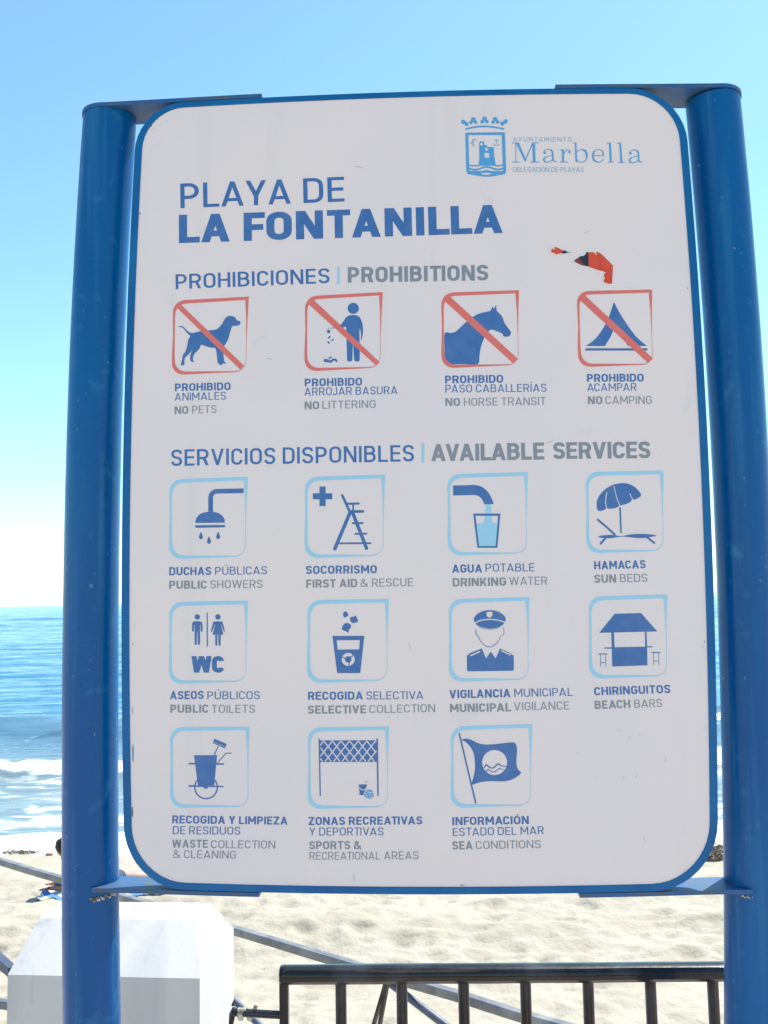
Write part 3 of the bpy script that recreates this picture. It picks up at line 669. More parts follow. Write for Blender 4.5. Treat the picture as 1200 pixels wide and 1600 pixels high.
# recycling bin
f = T(465, 925, .1916667)
A(9, f, 'B', sm([(370, 180), (378, 162), (395, 158), (405, 170), (414, 186), (405, 198), (388, 208), (375, 200)], 3), sm([(427, 222), (432, 205), (455, 202), (472, 193), (482, 210), (492, 238), (475, 250), (448, 254), (432, 240)], 3), sm([(360, 305), (368, 275), (385, 256), (412, 254), (434, 270), (432, 295), (416, 310), (416, 330), (395, 322)], 3))
A(9, f, 'B', rp([(283, 358), (543, 358), (512, 650, 22), (508, 662, 14), (325, 662, 14), (320, 650, 10)], True, 4)); A(9, f, None, [(318, 394), (507, 392), (502, 468), (326, 470)])
S(9, f, None, [(412 + 40 * math.cos(2 * math.pi * k / 24), 550 + 40 * math.sin(2 * math.pi * k / 24)) for k in range(24)], 27, close=True)
for k in range(3):
    a0 = math.radians(-90 + 120 * k + 50)
    cx, cy = 412 + 40 * math.cos(a0), 550 + 40 * math.sin(a0); tx, ty = -math.sin(a0), math.cos(a0); rx, ry = math.cos(a0), math.sin(a0)
    A(9, f, 'B', [(cx + rx * 22 - tx * 5, cy + ry * 22 - ty * 5), (cx + tx * 8, cy + ty * 8), (cx - rx * 20 - tx * 6, cy - ry * 20 - ty * 6), (cx - rx * 20 - tx * 14, cy - ry * 20 - ty * 14), (cx + tx * 0, cy + ty * 0), (cx + rx * 22 - tx * 13, cy + ry * 22 - ty * 13)])
# officer
f = T(680, 925, .1833333)
A(10, f, 'B', sm([(330, 240), (335, 215), (370, 180), (420, 160), (475, 155), (530, 165), (575, 190), (600, 222), (596, 255), (570, 285), (520, 305), (465, 312), (405, 303), (360, 285), (340, 262)], 3))
S(10, f, None, [(335, 268), (380, 245), (430, 236), (480, 234), (540, 242), (605, 262)], 10, smooth=3)
A(10, f, None, [(437, 170), (450, 172), (463, 166), (476, 171), (490, 169), (489, 200), (478, 212), (464, 221), (449, 213), (438, 200)])
S(10, f, 'B', [(372, 298), (420, 314), (465, 317), (510, 314), (555, 298)], 4, smooth=3)
S(10, f, 'B', [(350, 318), (346, 340), (352, 362), (364, 374), (378, 405), (405, 440), (435, 462), (460, 468), (490, 462), (520, 440), (545, 410), (558, 380), (578, 368), (587, 345), (583, 300)], [6] * 30 + [4] * 13, smooth=3)
A(10, f, 'B', rp([(270, 545), (300, 520), (398, 482), (434, 568), (474, 508), (516, 568), (553, 482), (640, 520), (670, 545), (671, 672, 14), (272, 677, 14)], True, 4))
A(10, f, None, [(298, 538), (382, 502), (387, 511), (304, 549)], [(559, 503), (565, 495), (648, 532), (642, 543)])
# beach bar
f = T(900, 920, 1 / 6)
A(11, f, 'B', [(365, 234), (612, 228), (765, 400), (220, 413)], [(333, 405), (358, 405), (363, 560), (337, 560)], [(648, 403), (664, 403), (669, 560), (651, 560)], [(337, 549), (669, 543), (672, 718), (342, 730)], [(268, 550), (340, 550), (340, 562), (268, 562)], [(660, 540), (718, 539), (718, 549), (660, 550)])
for dx, dy in ((0, 0), (498, -14)):
    A(11, f, 'B', [(210 + dx, 608 + dy), (295 + dx, 607 + dy), (295 + dx, 616 + dy), (210 + dx, 617 + dy)])
    S(11, f, 'B', [(232 + dx, 617 + dy), (231 + dx, 732 + dy)], 5); S(11, f, 'B', [(279 + dx, 617 + dy), (282 + dx, 732 + dy)], 5); S(11, f, 'B', [(231 + dx, 693 + dy), (281 + dx, 692 + dy)], 6)
# waste cart
f = T(255, 1125, .175)
S(12, f, 'B', [(381 + 101 * math.cos(2 * math.pi * k / 40), 603 + 101 * math.sin(2 * math.pi * k / 40)) for k in range(40)], 12, close=True)
A(12, f, 'B', [(273, 316), (480, 316), (453, 586), (308, 586)], circ(378, 597, 20), [(228, 383), (285, 385), (285, 400), (228, 398)], [(470, 387), (540, 388), (540, 402), (470, 401)], [(225, 584), (535, 590), (535, 602), (225, 598)])
S(12, f, 'B', [(452, 318), (490, 235)], 9); S(12, f, 'B', [(482, 385), (560, 298), (608, 298)], 8)
A(12, f, 'B', [(455, 168), (565, 216), (550, 255), (440, 207)]); S(12, f, None, [(446, 199), (556, 243)], 4)
# net, bucket and ball
f = T(465, 1125, .175)
A(13, f, 'B', [(186, 168), (198, 168), (207, 680), (196, 680)], [(703, 166), (717, 166), (724, 678), (711, 678)], [(195, 184), (706, 182), (708, 376), (198, 377)])
import itertools
for k in range(-4, 9):
    for sgn in (1, -1):
        # diagonal net lines clipped to the net
        pts = []
        x0 = 195 + 77 * k + (38 if sgn > 0 else 38)
        xa, ya = x0, 188; xb, yb = x0 + sgn * 184 * .78, 372
        if sgn < 0: xa += 0
        seg = []
        for u_ in range(41):
            X = xa + (xb - xa) * u_ / 40; Y = ya + (yb - ya) * u_ / 40
            if 200 < X < 704: seg.append((X, Y))
        if len(seg) > 2: S(13, f, None, [seg[0], seg[-1]], 11)
A(13, f, 'B', [(546, 578), (620, 576), (610, 625), (600, 672), (552, 672), (550, 620)]); S(13, f, None, [(552, 605), (575, 627), (605, 620), (616, 602)], 8, smooth=2)
S(13, f, 'S', [(600, 545), (625, 545), (618, 562), (606, 562)], 3, close=True)
A(13, f, None, circ(638, 665, 49)); A(13, f, 'b', circ(638, 665, 43))
S(13, f, None, [(600, 650), (620, 680), (622, 708)], 6, smooth=2); S(13, f, None, [(612, 632), (640, 650), (678, 648)], 6, smooth=2); S(13, f, None, [(645, 652), (642, 680), (632, 708)], 5, smooth=2); S(13, f, None, [(665, 652), (664, 678), (652, 704)], 5, smooth=2)
# flag
f = T(690, 1120, .175)
A(14, f, 'B', sm([(180, 208), (205, 197), (240, 198), (275, 212), (330, 238), (390, 249), (470, 246), (560, 236), (640, 230), (658, 240), (672, 270), (673, 330), (668, 400), (676, 455), (695, 485), (712, 497), (690, 525), (640, 556), (580, 576), (500, 578), (420, 577), (340, 588), (275, 608), (268, 598), (285, 540), (298, 470), (296, 380), (280, 310), (245, 255), (205, 220)], 3))
S(14, f, 'B', [(157, 147), (306, 776)], 14)
A(14, f, None, circ(474, 410, 112, 40))
S(14, f, 'B', [(378, 462), (400, 430), (425, 450), (455, 460), (480, 445), (505, 422), (535, 440), (582, 447)], [5] + [11] * 17 + [9] * 3 + [5], smooth=3); S(14, f, 'B', [(400, 492), (415, 470), (440, 490), (470, 494), (495, 480), (518, 464), (560, 478)], [8] * 17 + [4] * 2, smooth=3)
for i in range(15):
    sh_ = box_shapes(BOX[i], i < 4)
    # the thing drawn inside, then (for prohibitions) the red bar over it
    shapes = sh_ + ICON[i]
    V, Fs, cs = paint(shapes, 1e-4)
    P = [uv(*p) for p in V]
    if i == 8:
        for Vg, Fg, x0, x1, w in wc():
            b = len(P)
            P += [uv(*f_) for f_ in [(255 + (x0 + (x1 - x0) * p[0] / w) / 6, 925 + (757 - 155 * p[1]) / 6) for p in Vg]]
            Fs += [tuple(b + k for k in q) for q in Fg]; cs += ['B'] * len(Fg)
    put('pictogram', P, Fs, cs, ('red struck-out ' if i < 4 else 'light blue framed ') + NM[i] + ' pictogram')

# ---- town crest and name
f = T(710, 170, 1 / 12); cs_ = []
def c_(col, *polys):
    for p in polys: cs_.append((f(p), col))
def s_(col, pts, wd, smooth=0, close=False):
    p = sm(pts, smooth, close) if smooth else pts
    for q in vpath(p, wd, close): cs_.append((f(q), col))
c_('C', rp([(205, 440), (948, 432), (972, 1150, 60), (960, 1215, 30), (610, 1280, 120), (240, 1215, 40), (222, 1150, 60)], True))
c_(None, rp([(262, 486), (888, 484), (908, 1035), (915, 1150), (905, 1160), (290, 1160), (282, 1150), (278, 1040)], True))
c_('C', [(455, 1040), (468, 950), (465, 640), (480, 605), (520, 595), (560, 612), (570, 670), (600, 676), (640, 716), (660, 708), (740, 708), (745, 850), (775, 1040), (775, 1060), (455, 1060)])
c_(None, circ(512, 655, 27), circ(603, 750, 27, 16, 32), [(565, 820), (655, 820), (655, 912), (565, 912)])
s_('C', [(275, 1050), (360, 1062), (440, 1058), (520, 1040), (605, 1030), (690, 1040), (770, 1058), (850, 1058), (912, 1045)], 26, 3)
s_('C', [(278, 1112), (360, 1135), (440, 1130), (520, 1100), (605, 1082), (690, 1098), (770, 1125), (850, 1130), (915, 1108)], 34, 3)
s_('C', [(290, 1190), (400, 1205), (470, 1195), (540, 1168), (605, 1155), (670, 1168), (740, 1195), (810, 1200), (915, 1185)], 30, 3)
c_(None, sm([(500, 1212), (605, 1190), (705, 1212), (605, 1232)], 3))
s_('C', [(205, 374), (300, 352), (430, 328), (570, 322), (700, 330), (830, 352), (935, 372)], 32, 3)
for x, y_ in ((355, 190), (565, 178), (768, 186)): c_('C', circ(x, y_, 43), circ(x - 42, y_ + 56, 34), circ(x + 44, y_ + 54, 34))
c_('C', circ(168, 237, 42), circ(230, 278, 38), circ(962, 228, 42), circ(900, 268, 40))
s_('c', [(430, 590), (390, 570), (345, 600), (310, 640), (350, 630), (370, 700)], 16, 2); s_('c', [(345, 560), (355, 640), (340, 690)], 16, 2); s_('c', [(370, 545), (330, 610)], 12)
s_('c', [(730, 650), (780, 680), (855, 655)], 18, 2); s_('c', [(790, 560), (792, 640)], 22); s_('c', [(750, 560), (775, 600)], 10); s_('c', [(835, 560), (810, 600)], 10)
V, Fs, cs = paint(cs_, 1e-4); put('crest', V, Fs, cs, 'pale blue town crest with castle and crown', conv=uv)
# serif name
f = T(790, 190, .1833333); cs_ = []
c_('C', [(55, 176), (116, 176), (116, 183), (55, 183)], [(84, 180), (91, 180), (92, 340), (85, 340)], [(60, 338), (118, 338), (118, 345), (60, 345)], [(88, 178), (114, 178), (178, 325), (166, 342)], [(166, 342), (164, 325), (228, 178), (238, 178)],
   [(228, 178), (252, 178), (256, 342), (234, 342)], [(225, 174), (278, 174), (278, 181), (225, 181)], [(212, 338), (285, 338), (285, 345), (212, 345)])
for dx, dy in ((0, 0), (731, 5)):
    g = lambda P: [(x + dx, y_ + dy) for x, y_ in P]
    c_('C', g(circ(334, 262, 12, 14)))
    s_('C', g([(326, 258), (340, 239), (366, 233), (392, 242), (402, 265), (404, 300), (406, 322), (416, 338), (435, 335)]), [6] * 5 + [8] * 4 + [14] * 11 + [8] * 5, 3)
    s_('C', g([(403, 284), (370, 291), (340, 303), (326, 320), (334, 337), (356, 343), (384, 335), (403, 316)]), [6] * 6 + [14] * 8 + [7] * 8, 3)
c_('C', [(465, 235), (497, 232), (500, 340), (482, 340), (481, 243), (465, 243)], [(465, 338), (535, 338), (535, 345), (465, 345)], circ(546, 256, 11, 14)); s_('C', [(497, 275), (510, 248), (530, 236), (550, 246)], 8, 3)
c_('C', [(575, 175), (604, 175), (612, 342), (597, 342), (590, 183), (575, 182)]); s_('C', [(606, 262), (622, 243), (650, 236), (680, 248), (694, 285), (685, 325), (655, 343), (625, 340), (608, 322)], [6] * 6 + [9, 13, 17, 19, 19, 19, 17, 14, 10] + [7] * 10, 3)
c_('C', [(745, 284), (835, 284), (835, 291), (745, 291)]); s_('C', [(834, 288), (833, 262), (816, 240), (788, 234), (758, 250), (745, 287), (753, 322), (785, 342), (815, 338), (838, 315)], [12] * 6 + [7] * 6 + [16] * 9 + [8] * 7, 3)
c_('C', [(862, 177), (900, 177), (907, 342), (889, 342), (882, 184), (862, 184)], [(870, 338), (924, 338), (924, 345), (870, 345)], [(950, 176), (986, 176), (998, 345), (980, 345), (970, 183), (950, 183)], [(962, 341), (1018, 341), (1018, 348), (962, 348)])
V, Fs, cs = paint(cs_, 1e-4); put('town_name_lettering', V, Fs, cs, 'pale blue serif town name beside the crest', conv=uv)
t = Text(); t.add('AYUNTAMIENTO', 801.5, 221, 893.4, 220.8, 7.4, 'c', .11, .26); t.done('small_crest_lettering', 'tiny pale blue line above the town name'); t = Text(); t.add('DELEGACIÓN DE PLAYAS', 801.5, 268, 912.4, 268.4, 7.6, 'c', .11, .1); t.done('small_crest_lettering', 'tiny pale blue line below the town name')

# ---- torn stickers, scuffs, chips
f = T(850, 370, .1); cs_ = []
c_('P', [(462, 362), (520, 320), (560, 292), (640, 262), (690, 218), (720, 218), (770, 236), (825, 216), (880, 240), (940, 296), (1094, 440), (1086, 560), (1076, 760), (1010, 744), (930, 712), (904, 690), (940, 655), (930, 600), (955, 566), (850, 532), (760, 508), (690, 480), (600, 460), (520, 425), (466, 395)])
c_('O', [(705, 232), (760, 234), (800, 246), (830, 226), (880, 250), (935, 296), (1084, 446), (1074, 600), (1068, 730), (1010, 735), (950, 712), (925, 690), (952, 640), (935, 610), (940, 575), (968, 560), (930, 540), (850, 520), (770, 492), (705, 470), (695, 440), (695, 300)])
c_('D', [(560, 300), (610, 296), (650, 270), (662, 240), (700, 228), (700, 464), (660, 456), (600, 420), (545, 370), (535, 330)])
c_('M', [(475, 362), (530, 322), (555, 318), (560, 350), (590, 390), (640, 432), (660, 456), (600, 446), (530, 416), (480, 388)])
c_('P', [(790, 240), (806, 240), (826, 278), (812, 276)])
V, Fs, cs = paint(cs_, 1e-4); put('sticker_remnant', V, Fs, cs, 'larger torn orange and black sticker scrap', .0014, uv)
cs_ = []
c_('P', [(92, 205), (150, 160), (180, 145), (215, 152), (300, 200), (360, 222), (440, 232), (430, 244), (330, 258), (240, 270), (190, 284), (150, 268), (105, 268)])
c_('O', [(108, 198), (150, 172), (185, 150), (230, 172), (292, 206), (288, 258), (230, 262), (190, 276), (160, 250), (118, 250)])
c_('D', [(290, 208), (340, 212), (372, 234), (432, 236), (430, 240), (370, 246), (330, 256), (288, 258)])
c_('P', [(140, 172), (152, 168), (172, 190), (160, 196)])
V, Fs, cs = paint(cs_, 1e-4); put('sticker_remnant', V, Fs, cs, 'smaller torn orange sticker scrap with a black point', .0014, uv)
V, Fs, cs = [], [], []
def fleck(px, py, w, h, col, ang=0, n=7):
    b = len(V); c, s = math.cos(ang), math.sin(ang)
    for k in range(n):
        a = 2 * math.pi * k / n; r = random.uniform(.7, 1.2); x, y_ = w * r * math.cos(a), h * r * math.sin(a)
        V.append(uv(px + x * c - y_ * s, py + x * s + y_ * c))
    Fs.append(tuple(range(b, b + n))); cs.append(col)
R_ = random.Random(3)
for px, py, w, h, col in ((235.5, 196, 1.6, 1.5, 'X'), (239, 199.5, .8, .6, 'X'), (261, 188, .7, .7, 'S'), (218.5, 333, .9, 1.8, 'X'), (253.5, 1376, 1.5, 1.2, 'X'), (266.5, 1377.5, 1.8, 1.1, 'X'), (263, 1370, .8, .6, 'S'),
                          (1074.8, 449.5, .8, 1, 'X'), (1101, 1002.5, .8, 1.6, 'X'), (1099, 1010, .7, 1, 'S'), (207, 1006, .8, 1.2, 'X'), (206.5, 1110, 1.0, 7, 'S'), (207.5, 1178, 1.3, 16, 'Q'), (206.5, 1270, .9, 9, 'X'), (1085, 1354, 1.4, .8, 'X'), (1092, 1349, .7, 1.2, 'X'), (722, 1383.6, 5, .6, 'X'), (1075, 770, .6, .8, 'S'),
                          (292.5, 1196, .9, .7, 'O'), (553, 1372, .5, 8, 'S')): fleck(px, py, w, h, col)
for k in range(36):
    fleck(R_.uniform(230, 1060), R_.uniform(200, 1370), R_.uniform(.25, .7), R_.uniform(.2, .6), 'S', R_.uniform(0, 3))
for px, py, l, a in ((1040, 1188, 6, 1.5), (1007, 1312, 6, 1.1), (974, 1216, 5, -1.0), (995, 1213, 3, -1.1), (903, 1177, 1.5, .4), (932, 1214, 1.2, .5), (968, 1142, 3.5, .25), (984, 1154, 2, .8), (1000, 1148, 2.5, -.6), (917, 362, 5, -.3), (560, 260, 9, .2), (640, 1010, 7, 1.3), (420, 560, 6, .2), (860, 690, 8, -.5)):
    fleck(px, py, l, .38, 'S', a, 8)
put('surface_scuffs', V, Fs, cs, 'small dark chips and scuffs scattered over the white face')['kind'] = 'stuff'

# ------------------------------------------------------------------ marble pillar on the promenade
zs = .755; zt = .857
FLp, FRp, BRp = on_z(12, 1523, zs), on_z(312, 1529, zs), on_z(365, 1450, zs)
BLp = FLp + (BRp - FRp)
TFL, TBR = on_z(62, 1434, zt), on_z(329, 1411, zt)
ax = (FRp - FLp).normalized(); ay = (BRp - FRp).normalized()
TFR = TFL + ax * ((TBR - TFL).dot(ax)) ; TBL = TFL + (TBR - TFR)
down = Vector((0, 0, -1))
def flr(p): return Vector((p.x, p.y, 0.0))
bm = bmesh.new()
bas = [bm.verts.new(flr(p)) for p in (FLp, FRp, BRp, BLp)]; shd = [bm.verts.new(p) for p in (FLp, FRp, BRp, BLp)]; tp = [bm.verts.new(p) for p in (TFL, TFR, TBR, TBL)]
bm.faces.new(bas[::-1]); bm.faces.new(tp)
for k in range(4):
    j = (k + 1) % 4; bm.faces.new((bas[k], bas[j], shd[j], shd[k])); bm.faces.new((shd[k], shd[j], tp[j], tp[k]))
pil = bm_obj('pillar', bm, M_marble, bevel=.014, seg=4); smooth_by_angle(pil, .5)
prop(pil, 'squat white marble pillar with a chamfered top behind the left blue post', 'pillar')

# ------------------------------------------------------------------ black fence joined to the pillar
YF = 2.42
fence = empty('metal_fence', (0.3, YF, 0), 'black painted metal railing with round balusters running right from the marble pillar', 'fence')
fence_inv = Matrix.Translation(Vector((-.3, -YF, 0)))
def fx(px, py): return fence_inv @ on_y(px, py, YF)
zr = fx(600, 1520).z
x0 = fx(437, 1540).x; rail_r = .0215
zl = fx(440, 1521).z; zR = fx(1130, 1516).z
def railz(x): return zl + (zR - zl) * (x - x0) / (fx(1130, 1516).x - x0)
bm = bmesh.new()
prof = [(-.024, -.012), (-.016, -.021), (.016, -.021), (.024, -.012), (.024, .004), (.019, .0145), (.008, .0185), (-.008, .0185), (-.019, .0145), (-.026, .004), (-.026, .000), (-.023, -.003)]
xs = [x0 + .0] + [x0 + .002, x0 + .008] + [x0 + .02 + k * .12 for k in range(18)]
rings = []
for i, x in enumerate(xs):
    s = (.75, .9, 1)[i] if i < 3 else 1
    rings.append([bm.verts.new((x, py * s, railz(x) + pz * s + .0012 * noise.noise(Vector((x * 9, py * 30, pz * 30))))) for py, pz in prof])
m = len(prof)
for i in range(len(rings) - 1):
    for k in range(m): bm.faces.new((rings[i][k], rings[i][(k + 1) % m], rings[i + 1][(k + 1) % m], rings[i + 1][k]))
bm.faces.new(rings[0][::-1]); bm.faces.new(rings[-1])
o = bm_obj('top_rail', bm, M_black, fence); smooth_by_angle(o, .6)
first = None
bx = [fx(px, 1570).x for px in (533, 628.5, 725, 822, 920, 1017.5, 1115)]
stp = (bx[-1] - bx[0]) / 6
bx += [bx[-1] + stp * k for k in (1, 2, 3)]
for x in bx:
    if first is None:
        bm = bmesh.new(); tube(bm, [(0, 0, -1.0 + .16), (0, 0, -.4), (0, 0, 0)], .0136, 20)
        first = bm_obj('baluster', bm, M_black, fence); smooth_by_angle(first); o = first
    else:
        o = first.copy(); C.objects.link(o); o.parent = fence
    o.location = (x, 0, railz(x) - .019)
    o.rotation_euler = (random.uniform(-.004, .004), -TILT + random.uniform(-.005, .005), random.uniform(0, 6))
bm = bmesh.new()
for x in bx:
    for k in range(7): lump(bm, (x + .0145 * math.cos(k * .9), .0145 * math.sin(k * .9), railz(x) - .0215), .0032, k, sub=1, amp=.6)
o = bm_obj('weld_bead', bm, M_black, fence); o['kind'] = 'stuff'
bm = bmesh.new(); boxbar(bm, (x0 + .0105, .004, .0), (x0 + .0105, .004, zl - .018), .021, .030, Vector((0, 1, 0)))
bm_obj('end_post', bm, M_black, fence, bevel=.002)
ca, cb = fx(362, 1587), fx(437, 1586)
bm = bmesh.new(); tube(bm, [ca + Vector((0, .02, 0)), cb + Vector((.004, .0, 0))], .0095, 16); o = bm_obj('tie_bar', bm, M_black, fence); smooth_by_angle(o)
bm = bmesh.new()
for k in range(16): lump(bm, ca + Vector((.012 + .05 * random.random() ** 1.5, .012, random.uniform(-.013, .016))), random.uniform(.003, .008), k, sub=1, amp=.8)
bm_obj('mortar_lump', bm, M_weld, fence)
bm = bmesh.new(); tube(bm, [fx(359, 1606) + Vector((0, .02, 0)), fx(361, 1590) + Vector((0, .02, 0)), fx(364, 1580) + Vector((0, .018, 0))], [.006, .008, .005], 10)
tube(bm, [fx(362, 1576) + Vector((0, .018, 0)), fx(364.5, 1566) + Vector((0, .018, 0))], [.0045, .001], 8)
bm_obj('anchor_bolt', bm, M_black, fence)
bx0 = bx[0]
bm = bmesh.new(); boxbar(bm, (x0 + .01, 0, .17), (bx[-1], 0, .17), .04, .02); bm_obj('bottom_rail', bm, M_black, fence)

# blue-grey rails fixed to the left face of the pillar
lr = empty('stair_handrail', FLp, 'short blue-grey steel handrail fixed to the left face of the marble pillar', 'handrail')
def lx(px, py, Y): return on_y(px, py, Y) - FLp
Yl = FLp.y + .17
bm = bmesh.new(); boxbar(bm, lx(18.5, 1517.5, Yl), lx(-160, 1360, Yl + .5), .024, .026); bm_obj('upper_rail', bm, M_brace, lr, bevel=.003)
bm = bmesh.new(); boxbar(bm, lx(24, 1571, Yl), lx(-170, 1548, Yl + .5), .022, .022); bm_obj('lower_rail', bm, M_brace, lr, bevel=.003)
bm = bmesh.new(); p_ = lx(-150, 1369, Yl + .47); boxbar(bm, (p_.x, p_.y, -.755), p_, .03, .03); bm_obj('stanchion', bm, M_brace, lr, bevel=.003)

# ------------------------------------------------------------------ long weathered rail down on the beach
ZR = -1.15
def rz(px, py): return on_z(px, py, ZR)
Ra, Rb = rz(-220, 1281), rz(1010, 1643)
br = empty('beach_railing', (Ra + (Rb - Ra) * .6) * 1.0 + Vector((0, 0, -1.2)), 'long weathered grey metal rail slanting across the sand behind the pillar and the black railing', 'railing')
off = -br.location
bm = bmesh.new(); 
npt = 24; ln = [Ra + (Rb - Ra) * k / npt + Vector((0, 0, .015 * noise.noise(Vector((k * .7, 0, 0))))) + off for k in range(npt + 1)]
prof = [(-.042, -.03), (.042, -.03), (.042, .016), (.03, .03), (-.03, .03), (-.042, .016)]
tdir = (Rb - Ra).normalized(); sdr = tdir.cross(Vector((0, 0, 1))).normalized()
rings = [[bm.verts.new(p + sdr * a_ + Vector((0, 0, b2))) for a_, b2 in prof] for p in ln]
for i in range(npt):
    for k in range(6): bm.faces.new((rings[i][k], rings[i][(k + 1) % 6], rings[i + 1][(k + 1) % 6], rings[i + 1][k]))
bm.faces.new(rings[0][::-1]); bm.faces.new(rings[-1])
bm_obj('top_rail', bm, M_grail, br, bevel=.004)
J = on_z(609, 1531, ZR - .02); jt = J + off
def in_plane(px, py):   # point of the railing's vertical plane seen at a pixel
    d = ray(px, py); nrm = sdr; return EYE + d * ((Ra - EYE).dot(nrm) / d.dot(nrm)) + off
bm = bmesh.new(); tube(bm, [in_plane(612, 1538), in_plane(700, 1605), in_plane(800, 1683)], .03, 14); o = bm_obj('brace', bm, M_brace, br); smooth_by_angle(o)
bm = bmesh.new(); tube(bm, [in_plane(352, 1550), in_plane(400, 1596), in_plane(450, 1644)], .03, 14); o = bm_obj('brace', bm, M_brace, br); smooth_by_angle(o)
bm = bmesh.new()
for dx in (-3.2, 3.2): boxbar(bm, in_plane(606 + dx * .3, 1528), in_plane(588 + dx * 1.5, 1604), .03, .024)
for dx in (-3.2, 3.2): boxbar(bm, in_plane(588 + dx * 1.5, 1604), in_plane(568 + dx * 1.2, 1690), .03, .024)
bm_obj('leg', bm, M_black, br)
for px in (-60, 330):
    p = in_plane(px, 1318 if px < 0 else 1445); bm = bmesh.new(); boxbar(bm, p + Vector((0, 0, -.03)), p + Vector((0, 0, -1.3)), .05, .05); bm_obj('rail_post', bm, M_grail, br, bevel=.004)

# ------------------------------------------------------------------ sunbather half hidden by the left post
def ground_at(px, py):
    d = ray(px, py); t = 3.0 / d.y
    for _ in range(3000):
        p = EYE + d * t
        if p.z < sand_h(p.x, p.y): return p
        t += .008 / d.y
    return p
G = ground_at(118, 1388)
M_skin = mat('tanned_skin', (.38, .19, .12), .5); vary(M_skin, (.38, .19, .12), (.30, .14, .09), 9)
M_hair = mat('dark_hair', (.012, .009, .008), .55); bump(M_hair, 80, .004, .8)
M_swim = mat('dark_blue_swimwear', (.02, .04, .10), .7); M_towel = mat('blue_white_towel', (.75, .77, .8), .9)
# broad woven stripes
L = M_towel.node_tree.links; tcn = nd(M_towel, 'ShaderNodeTexCoord'); wv = nd(M_towel, 'ShaderNodeTexWave'); wv.inputs['Scale'].default_value = 1.6; wv.bands_direction = 'DIAGONAL'
rmp = nd(M_towel, 'ShaderNodeValToRGB'); rmp.color_ramp.interpolation = 'CONSTANT'; rmp.color_ramp.elements[0].color = (.75, .77, .80, 1); rmp.color_ramp.elements[1].color = (.09, .22, .50, 1); rmp.color_ramp.elements[1].position = .55
L.new(tcn.outputs['Object'], wv.inputs[0]); L.new(wv.outputs[1], rmp.inputs[0]); L.new(rmp.outputs[0], M_towel.node_tree.nodes['Principled BSDF'].inputs['Base Color'])
per = empty('person', G, 'dark-haired sunbather propped on the elbows on a towel behind the left blue post', 'person')
def skin(name, P, E, Rr, m, parent, root=0, sub=2):
    me = bpy.data.meshes.new(name); me.from_pydata(P, E, []); me.materials.append(m)
    o = bpy.data.objects.new(name, me); C.objects.link(o); o.parent = parent
    md = o.modifiers.new('s', 'SKIN'); s = o.modifiers.new('ss', 'SUBSURF'); s.levels = sub; s.render_levels = sub
    sv = me.skin_vertices[0].data
    for i, r in enumerate(Rr): sv[i].radius = (r, r) if not isinstance(r, tuple) else r; sv[i].use_root = (i == root)
    md.use_smooth_shade = True
    return o
# lying on the front along +x, head at -x raised; 0 pelvis
P = [(.55, 0, .13), (.32, 0, .16), (.08, 0, .27), (-.06, 0, .36), (-.12, 0, .44), (-.16, 0, .53),
     (-.02, -.17, .33), (-.03, -.22, .18), (-.10, -.22, .06), (-.33, -.14, .05), (-.02, .17, .33), (-.03, .22, .18), (-.10, .22, .06), (-.33, .14, .05),
     (.62, -.09, .11), (1.02, -.13, .08), (1.42, -.14, .07), (1.52, -.14, .05), (.62, .09, .11), (1.02, .13, .08), (1.42, .14, .07), (1.52, .14, .05)]
E = [(0, 1), (1, 2), (2, 3), (3, 4), (4, 5), (3, 6), (6, 7), (7, 8), (8, 9), (3, 10), (10, 11), (11, 12), (12, 13), (0, 14), (14, 15), (15, 16), (16, 17), (0, 18), (18, 19), (19, 20), (20, 21)]
Rr = [(.15, .11), (.13, .10), (.16, .11), (.12, .09), .055, .06, .06, .05, .042, .032, .06, .05, .042, .032, .085, .062, .04, .035, .085, .062, .04, .035]
skin('body', P, E, Rr, M_skin, per)
bm = bmesh.new(); lump(bm, (-.20, 0, .60), .10, 1, 1.22, 3, .05); 
hd = bm_obj('head', bm, M_skin, per); smooth_by_angle(hd, 3)
bm = bmesh.new(); lump(bm, (-.05 + 0, 0, 0), .02, 2, 1, 1, .1); bm.free()
bm = bmesh.new(); lump(bm, (-.185, .0, .625), .125, 5, 1.12, 3, .18); lump(bm, (-.10, .0, .55), .08, 6, 1.3, 2, .3); lump(bm, (-.15, -.05, .50), .06, 8, 1.4, 2, .3); hr = bm_obj('hair', bm, M_hair, per); smooth_by_angle(hr, 3)
bm = bmesh.new(); lump(bm, (.58, 0, .145), .185, 3, .66, 3, .06); o = bm_obj('swimwear', bm, M_swim, per); smooth_by_angle(o, 3)
for sgn in (-1, 1):      # hands: a palm, four fingers and a thumb
    hp = [(-.33, .14 * sgn, .045), (-.40, .14 * sgn, .035)]; he = [(0, 1)]; hrd = [.028, .036]
    for q in range(4):
        b = len(hp); yy = (.14 + (q - 1.5) * .02) * sgn; ln_ = (.07, .085, .08, .06)[q]
        hp += [(-.42, yy, .035), (-.42 - ln_ * .55, yy, .034), (-.42 - ln_, yy, .022)]; he += [(1, b), (b, b + 1), (b + 1, b + 2)]; hrd += [.010, .009, .007]
    b = len(hp); hp += [(-.37, (.14 - .045) * sgn, .03), (-.40, (.14 - .065) * sgn, .025)]; he += [(0, b), (b, b + 1)]; hrd += [.011, .009]
    skin('hand', hp, he, hrd, M_skin, per, sub=1)
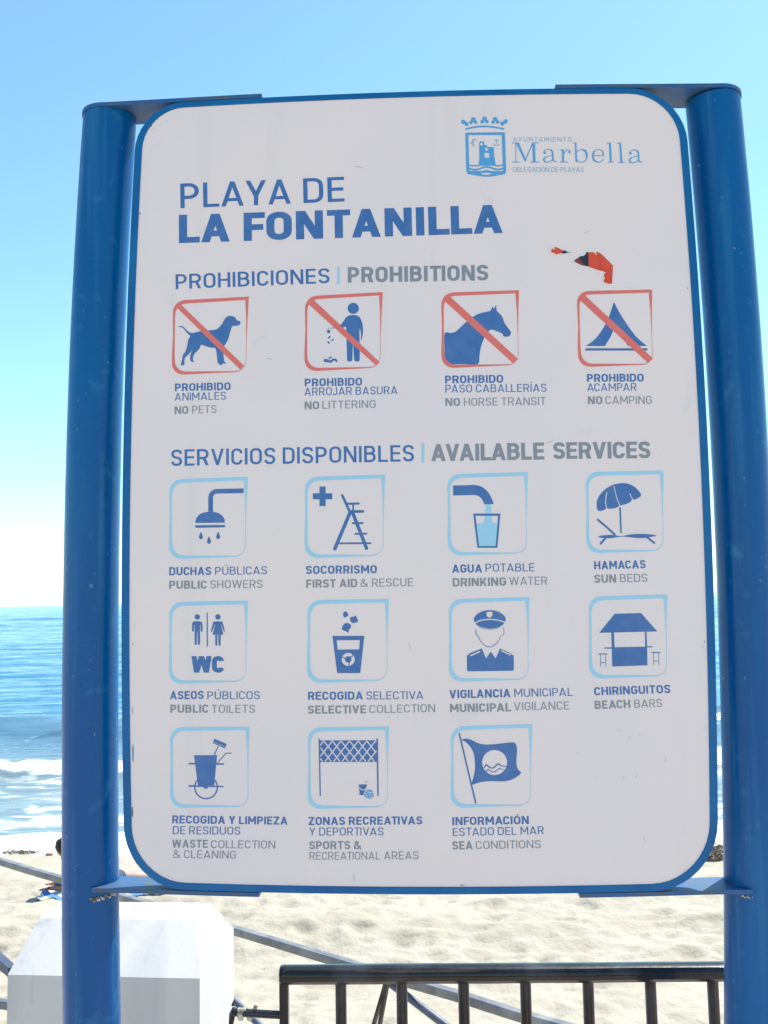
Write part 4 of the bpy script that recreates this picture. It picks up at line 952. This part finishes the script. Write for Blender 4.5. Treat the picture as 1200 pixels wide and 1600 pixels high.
# towel: crumpled sheet with thickness
V, Fc = [], []
nxx, nyy = 40, 22
for j in range(nyy + 1):
    for i in range(nxx + 1):
        x = -.42 + 2.1 * i / nxx; y = -.55 + 1.1 * j / nyy
        V.append((x + .05 * noise.noise(Vector((y * 2, 1, 0))), y + .06 * noise.noise(Vector((x * 2, 0, 5))), .0))
tw_off = G
for k in range(len(V)):
    x, y, _ = V[k]; wz = sand_h(G.x + x, G.y + y) - G.z + .018 + .05 * max(0, noise.noise(Vector((x * 5, y * 5, 2)))) 
    if x < -.35: wz += .06 * abs(noise.noise(Vector((x * 9, y * 7, 6)))) * 2
    V[k] = (x, y, wz)
for j in range(nyy):
    for i in range(nxx): k = j * (nxx + 1) + i; Fc.append((k, k + 1, k + nxx + 2, k + nxx + 1))
tw = mesh_obj('beach_towel', V, Fc, M_towel, smooth=True); tw.location = G; md = tw.modifiers.new('t', 'SOLIDIFY'); md.thickness = .012
prop(tw, 'crumpled blue and white beach towel spread under the sunbather', 'towel')
# a dark bag by the towel
bm = bmesh.new(); lump(bm, (0, 0, .07), .13, 4, .6, 3, .3); o = bm_obj('beach_bag', bm, M_swim); o.location = ground_at(101, 1386) + Vector((0, -.1, 0)); smooth_by_angle(o, 3)
prop(o, 'small dark soft beach bag lying on the towel beside the left blue post', 'bag')

# ------------------------------------------------------------------ seaweed and flotsam at the tide line
M_weed = mat('dry_seaweed', (.20, .15, .11), .8); vary(M_weed, (.20, .155, .11), (.42, .35, .27), 12)
M_red = mat('washed_up_rag', (.42, .16, .13), .8)
def weed(px, py, w, h, n, label, seed):
    p = ground_at(px, py); R2 = random.Random(seed); V, Fc = [], []
    for k in range(n):
        a = R2.uniform(0, 6.28); r = math.sqrt(R2.random()) * w; hh_ = (1 - (r / w) ** 2) * h
        c = Vector((r * math.cos(a), r * math.sin(a) * .5, R2.uniform(0, hh_)))
        d = Vector((R2.uniform(-1, 1), R2.uniform(-1, 1), R2.uniform(-.3, .6))).normalized() * R2.uniform(.05, .13); s = Vector((R2.uniform(-1, 1), R2.uniform(-1, 1), R2.uniform(-1, 1))).normalized() * .014
        b = len(V); V += [c - d - s, c - s * .6 + Vector((0, 0, .02)), c + d, c - d * .2 + s]; Fc.append((b, b + 1, b + 2, b + 3))
    o = mesh_obj('seaweed_clump', V, Fc, M_weed); o.location = p; return prop(o, label, 'seaweed', 'seaweed clumps along the tide line')
weed(1122, 1343, .40, .24, 500, 'brown tangled seaweed mound by the water, seen in the gap beside the right post', 1)
weed(22, 1333, .26, .03, 60, 'low thin seaweed strand on the wet sand left of the blue post', 2)
weed(42, 1333, .20, .03, 40, 'smallest seaweed scrap at the edge of the foam left of the blue post', 3)
bm = bmesh.new(); lump(bm, (0, 0, .02), .055, 9, .4, 2, .4)
for v in bm.verts: v.co.x *= 1.4
o = bm_obj('washed_up_rag', bm, M_red); o.location = ground_at(77, 1336); smooth_by_angle(o, 3); prop(o, 'small faded red rag lying at the edge of the foam', 'rag')
